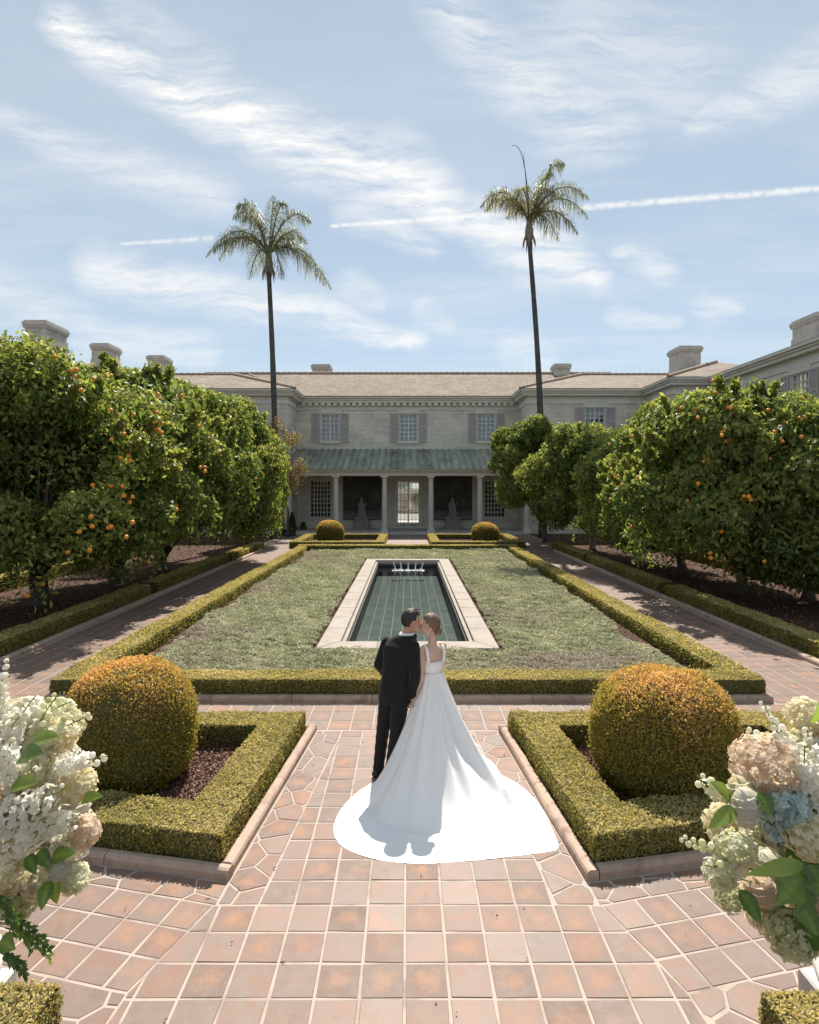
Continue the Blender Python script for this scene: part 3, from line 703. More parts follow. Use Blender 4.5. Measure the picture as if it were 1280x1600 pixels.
# ================================================================== pool and its lawn
ls = sheet('lawn_bed', [(-4.93, -PX, 9.5, 29.5), (PX, 4.93, 9.5, 29.5), (-PX, PX, 9.5, PY0), (-PX, PX, PY1, 29.5)], .05, M['soil']); tag(ls, kind='structure')
def cover():
    rng = np.random.default_rng(77)
    # per-area density falls off with distance; leaves get a little larger
    n = 560000; x = rng.uniform(-4.9, 4.9, n); y = rng.uniform(9.5, 29.5, n)
    xy = np.c_[x, y]
    edge = .17+.14*wob(xy, 2.2, 3)+.22*np.clip((wob(xy, .6, 8)-.2), 0, 1)
    inpool = (np.abs(x) < 1.84+.05*wob(xy, 4, 4)) & (y > 11.40+.05*wob(xy, 4, 5)) & (y < 26.0)
    keep = (np.abs(x) < 4.9-edge) & (y > 9.56) & ~inpool
    keep &= rng.random(n) < np.clip((10.5/y)**1.35, .12, 1)
    x, y, xy = x[keep], y[keep], xy[keep]; n = len(x)
    hgt = .145+.065*wob(xy, 1.0, 9)+.05*wob(xy, 4.2, 10)+.034*wob(xy, 17, 12)+.05*np.clip((y-26.5)/1.5, 0, 1)
    P = np.c_[x, y, np.maximum(hgt, .06)+rng.uniform(-.03, .025, n)]
    L = .050*(y/10)**.5
    V, Fq = leaf_quads(P, np.tile((0, 0, 1.), (n, 1)), L*rng.uniform(.7, 1.3, n), L*.5, rng, .52)
    dry = np.clip((wob(xy, .9, 21)-.28)*2.0, 0, .8)+np.clip(1-((x-2.2)/2.4)**2-((y-10.2)/1.0)**2, 0, 1)*.55+np.clip(1-((x+3.4)/1.2)**2-((y-10.4)/1.2)**2, 0, 1)*.35
    T = np.clip(dry+rng.normal(0, .2, n), 0, 1); rv = np.clip(.5+.2*rng.normal(size=n)+.22*wob(xy, 3.5, 30)+.22*wob(xy, 14, 31), 0, 1)
    # a mat of stems under the leaves
    gx, gy = np.arange(-4.75, 4.76, .25), np.arange(9.6, 29.45, .25)
    X, Y = np.meshgrid(gx, gy); q_ = np.c_[X.ravel(), Y.ravel()]
    Z = .105+.065*wob(q_, 1.0, 9)+.035*wob(q_, 4.2, 10)+.05*np.clip((q_[:, 1]-26.5)/1.5, 0, 1); CV = np.c_[q_, np.maximum(Z-.035, .052)]
    nx = len(gx); Fc = []
    for j in range(len(gy)-1):
        for i in range(nx-1):
            cx, cy = gx[i]+.125, gy[j]+.125
            if (abs(cx) < 2.1 and 11.1 < cy < 26.2) or abs(cx) > 4.35: continue
            Fc.append([j*nx+i, j*nx+i+1, (j+1)*nx+i+1, (j+1)*nx+i])
    faces = Fc+(Fq+len(CV)).tolist()
    o = obj('ground_cover', np.vstack([CV, V]), faces, [M['cover_leaf'], M['stem_mat']], mi=[1]*len(Fc)+[0]*n,
            attrs={'rnd': np.r_[np.zeros(len(CV)), arr(rv, 4)], 'tip': np.r_[np.zeros(len(CV)), arr(T, 4)]})
    tag(o, 'grey green creeping ground cover around the pool', 'ground cover', kind='stuff')
M['stem_mat'] = mottled('stem_mat', (.12, .12, .06), (.18, .175, .09), 8, .95)
cover()
pool = thing('reflecting_pool', (0, 19.4, -.55), 'long rectangular reflecting pool with pale stone coping and dark tiles', 'pool')
ZC = .15
def coping(poly, name='coping'):
    mb = MB(); mb.prism(poly, .04, ZC, .015); return mb.build(name, M['coping'], pool)
xo, xi, yo0, yi0, yi1, yo1 = 1.75, 1.33, 11.45, 11.98, 25.40, 25.86
for a, b in ((-1, 1),):
    k = 12
    for i in range(3): xa, xb = -xo+i*2*xo/3, -xo+(i+1)*2*xo/3; coping([(xa+.002, yo0), (xb-.002, yo0), (min(xb-.002, xi), yi0), (max(xa+.002, -xi), yi0)])
    for i in range(3): xa, xb = -xo+i*2*xo/3, -xo+(i+1)*2*xo/3; coping([(max(xa+.002, -xi), yi1), (min(xb-.002, xi), yi1), (xb-.002, yo1), (xa+.002, yo1)])
    for s in (-1, 1):
        for i in range(k):
            ya, yb = yi0+(yi1-yi0)*i/k, yi0+(yi1-yi0)*(i+1)/k
            p = [(s*xo, (yo0 if i == 0 else ya)+.002), (s*xo, (yo1 if i == k-1 else yb)-.002), (s*xi, yb-.002), (s*xi, ya+.002)]
            coping(ccw(p))
lip = MB()                                              # inner rim, a step lower
for (a, b, c_, d) in ((-xi+.001, -xi+.075, yi0, yi1), (xi-.075, xi-.001, yi0, yi1)): lip.box(a, b, c_, d, -.5, .075)
lip.box(-xi+.076, xi-.076, yi0+.001, yi0+.075, -.5, .075); lip.box(-xi+.076, xi-.076, yi1-.075, yi1-.001, -.5, .075)
lip.build('inner_rim', M['coping'], pool)
wl = MB(); e = .078; dw = .02
wl.box(-xi+e, -xi+e+dw, yi0+e, yi1-e, -.5, -.02); wl.box(xi-e-dw, xi-e, yi0+e, yi1-e, -.5, -.02)
wl.box(-xi+e+dw+.001, xi-e-dw-.001, yi0+e, yi0+e+dw, -.5, -.02); wl.box(-xi+e+dw+.001, xi-e-dw-.001, yi1-e-dw, yi1-e, -.5, -.02)
wl.build('basin_wall', M['pool_tile'], pool)
bt = MB(); bt.box(-xi+.05, xi-.05, yi0+.05, yi1-.05, -.56, -.47); bt.build('basin_floor', M['pool_grout'], pool)
ptx = np.linspace(-xi+.1, xi-.1, 10); nrow = 48; pty = np.linspace(yi0+.1, yi1-.1, nrow+1); cnt = 0; mbx = MB()
pme = None
for j in range(nrow):
    for i in range(9):
        a, b, c_, d = ptx[i]+.010, ptx[i+1]-.010, pty[j]+.006, pty[j+1]-.006
        if cnt < 300:
            if pme is None:
                m_ = MB(); m_.box(-(b-a)/2, (b-a)/2, -(d-c_)/2, (d-c_)/2, -.472, -.455, bev=.003); pme = mesh('pool_tile', np.vstack(m_.V)+np.array((0, 0, .472)), m_.F, M['pool_tile'])
            link('pool_tile', pme, ((a+b)/2, (c_+d)/2, -.472), pool)
        else: mbx.box(a, b, c_, d, -.472, -.455)
        cnt += 1
tag(mbx.build('pool_tile_field', M['pool_tile'], pool), kind='stuff')
ws = sheet('pool_water', [(-xi+.077, xi-.077, yi0+.077, yi1-.077)], -.10, M['water']); tag(ws, kind='structure')
for k, px in enumerate((617.5, 627, 638, 649, 659)):
    X = (px-VX)*24.0/F; rng = np.random.default_rng(300+k); mb = MB()
    mb.tube([(X, 24.0, -.12), (X, 24.0, .02), (X+.02*(k-2), 24.0, .14), (X+.03*(k-2), 23.98, .22)], [.035, .022, .03, .012], 7)
    for _ in range(26):
        a, r_ = rng.uniform(0, 6.28), rng.uniform(.02, .15); mb.ball((X+cos(a)*r_*1.2, 24.0+sin(a)*r_, -.095+rng.uniform(0, .08)*(1-r_/.17)), rng.uniform(.008, .02), seg=6, rin=4)
    mb.ball((X, 24.0, -.10), .13, .11, .02, 10, 6)
    o = mb.build('fountain_jet', M['foam'], smooth=True)
    tag(o, ['leftmost', 'second from left', 'middle', 'second from right', 'rightmost'][k]+' white water jet at the far end of the pool', 'fountain jet', 'fountain jets in the pool')

# ================================================================== the house
house = thing('mansion', (0, 45, 0), 'two storey pale limestone mansion with shingle roof, shutters and columned loggia', 'house')
def wall(name, P0, u, nrm, L, z0, z1, holes, mat, rev=.28):
    "flat wall with real openings; u along, nrm outward; holes = (a0, a1, z0, z1)"
    P0, u, nrm = np.array(P0, float), np.array(u, float), np.array(nrm, float)
    xs = sorted({0, L, *[h[0] for h in holes], *[h[1] for h in holes]}); zs = sorted({z0, z1, *[h[2] for h in holes], *[h[3] for h in holes]})
    mb = MB(); pt = lambda a, z, d=0: P0+u*a+np.array((0, 0, z))-nrm*d
    for i in range(len(xs)-1):
        for j in range(len(zs)-1):
            cx, cz = (xs[i]+xs[i+1])/2, (zs[j]+zs[j+1])/2
            if any(h[0] < cx < h[1] and h[2] < cz < h[3] for h in holes): continue
            mb.add([pt(xs[i], zs[j]), pt(xs[i+1], zs[j]), pt(xs[i+1], zs[j+1]), pt(xs[i], zs[j+1])], [[0, 1, 2, 3]])
    for a0, a1, c0, c1 in holes:
        for (a, b, c_, d) in ((a0, c0, a0, c1), (a0, c1, a1, c1), (a1, c1, a1, c0), (a1, c0, a0, c0)):
            mb.add([pt(a, b), pt(c_, d), pt(c_, d, rev), pt(a, b, rev)], [[0, 1, 2, 3]])
    return mb.build(name, mat, house)
def obox(mb, P0, u, nrm, a0, a1, z0, z1, d0, d1, m=0):
    "box in a wall's frame; d = distance outwards"
    P0, u, nrm = np.array(P0, float), np.array(u, float), np.array(nrm, float)
    V = [P0+u*a+nrm*d+np.array((0, 0, z)) for z in (z0, z1) for a, d in ((a0, d0), (a1, d0), (a1, d1), (a0, d1))]
    mb.add(V, [[3, 2, 1, 0], [4, 5, 6, 7], [0, 1, 5, 4], [1, 2, 6, 5], [2, 3, 7, 6], [3, 0, 4, 7]], m)
def window(P0, u, nrm, a, wd, z0, z1, cols=4, rows=6, shut=True, lab=None, curtain='curtain', lintel=True):
    a0, a1 = a-wd/2, a+wd/2; fr = MB(); t = .07
    for (b0, b1, c0, c1) in ((a0, a0+t, z0, z1), (a1-t, a1, z0, z1), (a0+t, a1-t, z0, z0+t), (a0+t, a1-t, z1-t, z1)): obox(fr, P0, u, nrm, b0, b1, c0, c1, -.18, -.06)
    wnd = fr.build('window', M['white_paint'], house)
    mu = MB()
    for i in range(1, cols): x = a0+t+(wd-2*t)*i/cols; hw = .055 if cols == 4 and i == 2 else .032; obox(mu, P0, u, nrm, x-hw, x+hw, z0+t, z1-t, -.165, -.10)
    for j in range(1, rows): z = z0+t+(z1-z0-2*t)*j/rows; obox(mu, P0, u, nrm, a0+t, a1-t, z-.03, z+.03, -.160, -.105)
    mu.build('muntin_grid', M['white_paint'], wnd)
    pn = MB(); obox(pn, P0, u, nrm, a0+t, a1-t, z0+t, z1-t, -.150, -.142); pn.build('pane', M['glass'], wnd)
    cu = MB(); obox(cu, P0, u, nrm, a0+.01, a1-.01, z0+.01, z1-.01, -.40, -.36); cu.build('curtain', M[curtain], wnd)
    si = MB(); obox(si, P0, u, nrm, a0-.14, a1+.14, z0-.14, z0-.005, -.04, .12); si.build('sill', M['trim'], wnd)
    if lintel: li = MB(); obox(li, P0, u, nrm, a0-.16, a1+.16, z1+.005, z1+.26, -.04, .05); li.build('lintel', M['trim'], wnd)
    if shut:
        for s0, s1 in ((a0-.70, a0-.08), (a1+.08, a1+.70)):
            sh = MB(); zm = z0+(z1-z0)*.52; za, zb = z0-.04, z1+.03
            for (b0, b1, c0, c1) in ((s0, s0+.07, za, zb), (s1-.07, s1, za, zb), (s0+.07, s1-.07, za, za+.09), (s0+.07, s1-.07, zb-.09, zb), (s0+.07, s1-.07, zm-.05, zm+.05)): obox(sh, P0, u, nrm, b0, b1, c0, c1, .02, .085)
            so = sh.build('shutter', M['shutter_rail'], wnd)
            for c0, c1 in ((za+.09, zm-.05), (zm+.05, zb-.09)):
                n = 13
                for k in range(n): z = c0+(c1-c0)*k/n; obox(sh, P0, u, nrm, s0+.07, s1-.07, z, z+(c1-c0)/n*.75, .03, .06)
            me_old = so.data; V = np.vstack(sh.V); lo = WO[so.name]
            so.data = mesh('shutter', V-lo, sh.F, M['shutter']); bpy.data.meshes.remove(me_old)
    return wnd
M['shutter_rail'] = M['shutter']
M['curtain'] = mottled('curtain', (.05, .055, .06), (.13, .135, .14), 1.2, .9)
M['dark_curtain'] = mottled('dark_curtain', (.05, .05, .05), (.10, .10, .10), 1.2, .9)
YC, YWF, XW, XW2, YR, XL = 45.3, 41.8, 8.3, 16.55, 37.5, 19.0
ZT = 9.75
# centre block
winx = [(516-VX)*YC/F, (638.5-VX)*YC/F, (760-VX)*YC/F]
holes = [(x+XW-.68, x+XW+.68, 6.66, 8.76) for x in winx]
dx0, dx1 = -.82, .92
lw = [(-7.35, -5.75), (5.75, 7.35)]
holes += [(dx0+XW, dx1+XW, .14, 3.75)]+[(a+XW, b+XW, .95, 3.75) for a, b in lw]
UP, NF = (1, 0, 0), (0, -1, 0)
wall('centre_wall', (-XW, YC, 0), UP, NF, 2*XW, .0, ZT, holes, M['ashlar'])
for x in winx: window((-XW, YC, 0), UP, NF, x+XW, 1.36, 6.66, 8.76)
for a, b in lw: window((-XW, YC, 0), UP, NF, (a+b)/2+XW, b-a, .95, 3.75, 6, 8, False, curtain='dark_curtain', lintel=False)
# wings
for s in (-1, 1):
    u = (s, 0, 0); P0 = (s*XW, YWF, 0)
    hs = [(13.0-XW-.68, 13.0-XW+.68, 6.66, 8.76), (13.0-XW-.68, 13.0-XW+.68, 1.2, 3.7)]
    wall('wing_front_wall', P0, u, NF, XW2-XW, 0, ZT, hs, M['ashlar'])
    window(P0, u, NF, 13.0-XW, 1.36, 6.66, 8.76); window(P0, u, NF, 13.0-XW, 1.36, 1.2, 3.7, 4, 6, False)
    wall('wing_side_wall', (s*XW, YC, 0), (0, -1, 0), (-s, 0, 0), YC-YWF, 0, ZT, [], M['ashlar'])
    wall('wing_return_wall', (s*XW2, YWF, 0), (0, -1, 0), (-s, 0, 0), YWF-YR, 0, ZT, [], M['ashlar'])
    wall('wing_end_wall', (s*XW2, YR, 0), u, NF, XL-XW2, 0, ZT, [], M['ashlar'])
    ws_ = [YR-c_ for c_ in (34.6, 29.2, 23.5, 18)]
    wall('long_wing_wall', (s*XL, YR, 0), (0, -1, 0), (-s, 0, 0), 31, 0, ZT, [(a-.68, a+.68, 6.66, 8.76) for a in ws_]+[(a-.68, a+.68, 1.0, 3.7) for a in ws_], M['ashlar'])
    for a in ws_:
        window((s*XL, YR, 0), (0, -1, 0), (-s, 0, 0), a, 1.36, 6.66, 8.76); window((s*XL, YR, 0), (0, -1, 0), (-s, 0, 0), a, 1.36, 1.0, 3.7, 4, 6, False)
# back of the house, with the far doorway of the hall
wall('back_wall', (-30, 56, 0), UP, (0, 1, 0), 60, 0, 10, [(30-1.4, 30+1.4, .14, 3.6)], M['ashlar'])
hall = MB(); hall.box(-1.62, -1.5, YC+.29, 55.7, .1, 4.2); hall.box(1.5, 1.62, YC+.29, 55.7, .1, 4.2); hall.box(-1.5, 1.5, YC+.29, 55.7, 4.1, 4.25); hall.box(-1.62, 1.62, YC+.02, 56.2, .02, .139)
hall.build('hall', M['hall'] if 'hall' in M else M['cream'], house)
# cornice
def cornice(P0, u, nrm, L, e0=0, e1=0):
    mb = MB()
    for za, zb, d in ((9.02, 9.12, .06), (9.12, 9.30, .03), (9.301, 9.548, .012), (9.55, 9.72, .36), (9.721, 9.84, .46), (9.841, 10.0, .58)):
        obox(mb, P0, u, nrm, -e0*d if e0 < 0 else -e0*d, L+e1*d, za, zb, 0.003, d)
    return mb.build('cornice', M['trim'], house)
cornice((-XW, YC, 0), UP, NF, 2*XW, -1, -1)
for s in (-1, 1):
    cornice((s*XW, YC, 0), (0, -1, 0), (-s, 0, 0), YC-YWF, -1, 0)
    cornice((s*XW, YWF, 0), (s, 0, 0), NF, XW2-XW, 1, -1)
    cornice((s*XW2, YWF, 0), (0, -1, 0), (-s, 0, 0), YWF-YR, 0, 0)
    cornice((s*XW2, YR, 0), (s, 0, 0), NF, XL-XW2, 1, -1)
    cornice((s*XL, YR, 0), (0, -1, 0), (-s, 0, 0), 31, 0, 0)
den = MB(); k = 34
for i in range(k): x = -XW+.55+(2*XW-1.1)*i/(k-1); den.box(x-.14, x+.14, YC-.33, YC-.005, 9.33, 9.548)
tag(den.build('dentil_row', M['trim'], house), kind='stuff')
# roofs
class RB:
    def __init__(s): s.V = []; s.F = []; s.U = []
    def quad(s, pts):
        P = [np.array(p, float) for p in pts]; n0 = sum(len(v) for v in s.V); u = P[1]-P[0]; L = np.linalg.norm(u); u /= L
        nn = np.cross(u, P[-1]-P[0]); v = unit(np.cross(nn, u))
        s.V.append(np.array(P)); s.F.append(list(range(n0, n0+len(P)))); s.U += [(float(np.dot(p-P[0], u)+P[0][0]+P[0][1]), float(np.dot(p-P[0], v))) for p in P]
rb = RB()
ze = 10.0
rb.quad([(-XW-.4, 44.6, ze), (XW+.4, 44.6, ze), (17, 50.5, 12.75), (-17, 50.5, 12.75)])
rb.quad([(30, 56.6, ze), (-30, 56.6, ze), (-17, 50.5, 12.75), (17, 50.5, 12.75)])
for s in (-1, 1):
    f = (lambda pts: pts if s > 0 else pts[::-1])
    X = lambda x: s*x
    rb.quad(f([(X(7.68), 41.15, ze), (X(24), 41.15, ze), (X(24), 47.1, 12.02), (X(13.6), 47.1, 12.02)]))
    rb.quad(f([(X(7.68), 53, ze), (X(7.68), 41.15, ze), (X(13.6), 47.1, 12.02)]))
    rb.quad(f([(X(24), 53, ze), (X(7.68), 53, ze), (X(13.6), 47.1, 12.02), (X(24), 47.1, 12.02)]))
    rb.quad(f([(X(15.95), 49, ze), (X(15.95), 36.85, ze), (X(21.9), 42.8, 12.1), (X(21.9), 49, 12.1)]))
    rb.quad(f([(X(15.95), 36.85, ze), (X(27.8), 36.85, ze), (X(21.9), 42.8, 12.1)]))
    rb.quad(f([(X(18.4), 43, ze), (X(18.4), 5.9, ze), (X(24.4), 11.9, 12.0), (X(24.4), 43, 12.0)]))
    rb.quad(f([(X(18.4), 5.9, ze), (X(30.4), 5.9, ze), (X(24.4), 11.9, 12.0)]))
    rb.quad(f([(X(30.4), 5.9, ze), (X(30.4), 56, ze), (X(24.4), 56, 12.0), (X(24.4), 11.9, 12.0)]))
    wall('wing_outer_wall', (s*30, 6.5, 0), (0, 1, 0), (s, 0, 0), 49.5, 0, ZT+.2, [], M['ashlar'])
    wall('wing_near_wall', (s*XL, 6.5, 0), (s, 0, 0), NF, 11, 0, ZT+.2, [], M['ashlar'])
V = np.vstack(rb.V); roof = obj('roof', V, rb.F, M['roof'], house, uv=np.array(rb.U))
# ridge and hip tiles
hips = [((-17, 50.5, 12.78), (17, 50.5, 12.78))]
for s in (-1, 1): hips += [((s*7.7, 41.2, 10.02), (s*13.6, 47.1, 12.05)), ((s*13.6, 47.1, 12.05), (s*21.5, 47.1, 12.05)), ((s*15.97, 36.9, 10.02), (s*21.9, 42.8, 12.13)), ((s*24.4, 12, 12.03), (s*24.4, 43, 12.03)), ((s*8, 44.9, 10.15), (s*13.2, 50.3, 12.6))][:5 if s else 4]
for a, b in hips:
    a, b = np.array(a), np.array(b); L = np.linalg.norm(b-a); n = max(4, int(L/.45)); mb = MB()
    for i in range(n):
        p, q_ = a+(b-a)*i/n, a+(b-a)*(i+.96)/n; mb.tube([p-np.array((0, 0, .01)), q_+np.array((0, 0, .02))], [.12, .135], 8)
    mb.build('ridge_cap', M['ridge'] if 'ridge' in M else M['kerb'], roof)
# chimneys
def chimney(px0, px1, pytop, Y, dep, zb):
    x0, x1 = (px0-VX)*(Y+dep*(px0 > 700))/F, (px1-VX)*(Y+dep*(px1 < 400))/F; zt = H+(VY-pytop)*Y/F; mb = MB(); e = (x1-x0)*.07
    mb.box(x0+e, x1-e, Y, Y+dep, zb, zt-.42); mb.box(x0+e*.3, x1-e*.3, Y-.08, Y+dep+.08, zt-.419, zt-.28); mb.box(x0, x1, Y-.14, Y+dep+.14, zt-.279, zt-.10); mb.box(x0+e*.6, x1-e*.6, Y-.04, Y+dep+.04, zt-.099, zt)
    mb.box(x0+e*.5, x1-e*.5, Y-.06, Y+dep+.06, zb, zb+.5+.8)
    return mb.build('chimney', M['stone'], roof)
chimney(1236, 1310, 487, 31.9, 2.0, 10.2); chimney(1043, 1098, 540, 42.5, 1.8, 10.4); chimney(860, 893, 568, 50.0, 1.2, 11.5); chimney(486, 517, 569, 51.5, 1.2, 11.5)
chimney(229, 269, 555, 46.5, 1.4, 10.5); chimney(141, 190, 536, 39, 1.6, 10.2); chimney(36, 107, 500, 32.5, 2.0, 10.2)
# loggia
lf = MB(); lf.box(-XW+.01, XW-.01, 40.9, YC-.003, 0, .14, bev=.01); lf.build('loggia_floor', M['floor_stone'] if 'floor_stone' in M else M['stone'], house)
YCOL = 41.35
for px in (451, 525, 601, 673.5, 750, 823):
    X = (px-VX)*YCOL/F; mb = MB(); mb.box(X-.26, X+.26, YCOL-.26, YCOL+.26, .14, .30); mb.tube([(X, YCOL, .30), (X, YCOL, .34), (X, YCOL, .36), (X, YCOL, .44), (X, YCOL, .47)], [.25, .25, .22, .22, .195], 16)
    mb.tube([(X, YCOL, .47), (X, YCOL, 1.6), (X, YCOL, 2.8), (X, YCOL, 3.72)], [.19, .188, .175, .16], 16)
    mb.tube([(X, YCOL, 3.72), (X, YCOL, 3.78), (X, YCOL, 3.79), (X, YCOL, 3.9)], [.19, .19, .17, .23], 16); mb.box(X-.25, X+.25, YCOL-.25, YCOL+.25, 3.9, 4.02)
    mb.build('column', M['cream'], house)
en = MB(); en.box(-XW+.006, XW-.006, YCOL-.24, YCOL+.24, 4.021, 4.26); en.box(-XW+.006, XW-.006, YCOL-.34, YCOL+.30, 4.261, 4.36); en.box(-XW+.006, XW-.006, YCOL-.50, YCOL-.2, 4.361, 4.44)
en.build('entablature', M['cream'], house)
ce = MB(); ce.box(-XW+.006, XW-.006, YCOL+.31, YC-.004, 4.15, 4.26); ce.build('loggia_ceiling', M['dark_ceiling'] if 'dark_ceiling' in M else M['stone'], house)
npan = 35; ye, zE, yt, zTp = YCOL-.55, 4.45, YC-.004, 6.06
for i in range(npan):
    x0, x1 = -XW+.006+(2*XW-.012)*i/npan, -XW+.006+(2*XW-.012)*(i+1)/npan; mb = MB(); t = .03
    V = [(x0, ye, zE), (x1, ye, zE), (x1, yt, zTp), (x0, yt, zTp), (x0, ye, zE+t), (x1, ye, zE+t), (x1, yt, zTp+t), (x0, yt, zTp+t)]
    Fb = [[3, 2, 1, 0], [4, 5, 6, 7], [0, 1, 5, 4], [1, 2, 6, 5], [2, 3, 7, 6], [3, 0, 4, 7]]
    mb.add(V, Fb); s_ = .05
    V = [(x0, ye+.01, zE+t), (x0+s_, ye+.01, zE+t), (x0+s_, yt, zTp+t), (x0, yt, zTp+t), (x0, ye+.01, zE+t+.10), (x0+s_, ye+.01, zE+t+.10), (x0+s_, yt, zTp+t+.10), (x0, yt, zTp+t+.10)]
    mb.add(V, Fb); mb.build('copper_panel', M['copper'], house)
# murals, door, statues
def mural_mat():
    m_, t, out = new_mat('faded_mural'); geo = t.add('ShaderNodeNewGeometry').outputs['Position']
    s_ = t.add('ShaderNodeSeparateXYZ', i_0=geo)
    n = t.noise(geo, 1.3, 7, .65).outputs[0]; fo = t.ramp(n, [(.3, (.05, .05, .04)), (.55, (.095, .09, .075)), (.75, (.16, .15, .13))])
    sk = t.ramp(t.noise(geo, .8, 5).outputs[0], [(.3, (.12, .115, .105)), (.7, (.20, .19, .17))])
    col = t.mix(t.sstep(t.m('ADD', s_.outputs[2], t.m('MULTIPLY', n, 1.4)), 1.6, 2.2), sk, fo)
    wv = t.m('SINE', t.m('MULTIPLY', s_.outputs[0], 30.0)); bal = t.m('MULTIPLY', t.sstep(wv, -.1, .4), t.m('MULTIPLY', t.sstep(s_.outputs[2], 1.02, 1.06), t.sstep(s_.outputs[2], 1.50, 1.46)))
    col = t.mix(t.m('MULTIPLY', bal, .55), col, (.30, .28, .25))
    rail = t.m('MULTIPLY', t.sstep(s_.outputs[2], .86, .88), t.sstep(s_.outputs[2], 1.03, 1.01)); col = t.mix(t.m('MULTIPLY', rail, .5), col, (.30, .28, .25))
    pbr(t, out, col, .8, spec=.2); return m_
M['mural'] = mural_mat()
for s in (-1, 1):
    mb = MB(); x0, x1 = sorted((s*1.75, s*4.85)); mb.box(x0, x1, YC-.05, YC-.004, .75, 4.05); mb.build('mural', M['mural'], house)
df = MB(); t = .09; ydr = YC+.10
for (a, b, c_, d) in ((dx0-.16, dx0-.001, .14, 3.9), (dx1+.001, dx1+.16, .14, 3.9), (dx0-.16, dx1+.16, 3.901, 4.1)): df.box(a, b, YC-.09, YC-.003, c_, d)
for (a, b, c_, d) in ((dx0, dx0+t, .14, 3.74), (dx1-t, dx1, .14, 3.74), (dx0+t, dx1-t, 3.64, 3.74), (dx0+t, dx1-t, .14, .30), ((dx0+dx1)/2-.05, (dx0+dx1)/2+.05, .30, 3.64)): df.box(a, b, ydr, ydr+.06, c_, d)
door = df.build('garden_door', M['trim'], house)
dm = MB()
for i in (1, 2, 4, 5): x = dx0+(dx1-dx0)*i/6; dm.box(x-.012, x+.012, ydr+.01, ydr+.05, .30, 3.64)
for j in range(1, 7): z = .3+3.34*j/7; dm.box(dx0+t, dx1-t, ydr+.012, ydr+.048, z-.012, z+.012)
dm.build('muntin_grid', M['bronze'] if 'bronze' in M else M['dark_interior'], door)
pn = MB(); pn.box(dx0+t, dx1-t, ydr+.027, ydr+.033, .30, 3.64); pn.build('pane', M['glass'], door)
tb = sheet('rear_terrace', [(-16, 16, 56.4, 74)], .012, M['coping']); tag(tb, kind='structure')
def statue(X, seed, label):
    rng = random.Random(seed); t_ = thing('statue', (X, 44.5, .14), label, 'statue', 'statues in the loggia')
    mb = MB(); mb.box(X-.62, X+.62, 44.1, 44.9, .14, .30, bev=.02); mb.box(X-.50, X+.50, 44.2, 44.8, .30, .92, bev=.02); mb.box(X-.60, X+.60, 44.12, 44.88, .92, 1.06, bev=.02)
    mb.build('plinth', M['statue'], t_)
    f = MB(); z0 = 1.06; f.ball((X, 44.5, z0+.08), .42, .30, .14)
    for k, (ox, sc, lean) in enumerate(((-.17, 1.0, .05), (.18, .86, -.06))):
        b = np.array((X+ox, 44.5, z0))
        hip = b+(lean, 0, .62*sc); ch = b+(lean*2, 0, .98*sc); hd = b+(lean*2.6, -.04, 1.28*sc)
        f.chain([b+(-.09, .02, .05), b+(-.08+lean, -.04, .36*sc), hip+(-.05, 0, 0)], [.07, .085, .11]); f.chain([b+(.10, -.02, .05), b+(.09+lean, -.05, .36*sc), hip+(.05, 0, 0)], [.07, .085, .11])
        f.chain([hip, ch], [.14, .155]); f.chain([ch+(0, 0, .05), hd], [.07, .09]); f.ball(hd+(0, 0, .03), .105, .115, .13)
        f.chain([ch+(-.14, 0, .03), ch+(-.24, -.06, -.16), ch+(-.05, -.18, -.2)], [.055, .048, .035]); f.chain([ch+(.14, 0, .03), ch+(.25, -.02, .02 if k else -.18), ch+(.22, -.1, .25 if k else -.32)], [.055, .048, .035])
    f.chain([(X-.3, 44.55, 1.75), (X, 44.65, 1.55), (X+.34, 44.55, 1.35)], [.05, .09, .06])
    V, Fs = fuse(f, .035, 3); obj('figures', V, Fs, M['statue'], t_, smooth=True)
statue((565.5-VX)*44.5/F, 1, 'stone figure group on a plinth in the left loggia bay')
statue((707.5-VX)*44.5/F, 2, 'stone figure group on a plinth in the right loggia bay')
# lattice fence seen under the left trees
fen = thing('lattice_fence', (-16.8, 27.2, 0), 'white square lattice fence behind the nearest left orange tree', 'fence')
for i in range(15): x = -18.4+i*.22; mb = MB(); mb.box(x, x+.06, 27.17, 27.19, .02, 1.12); mb.build('slat', M['white_paint'], fen)
for j in range(5): z = .12+j*.22; mb = MB(); mb.box(-18.45, -15.2, 27.192, 27.212, z, z+.06); mb.build('rail', M['white_paint'], fen)
for x in (-18.5, -15.2): mb = MB(); mb.box(x-.05, x+.05, 27.15, 27.25, 0, 1.22); mb.build('post', M['white_paint'], fen)
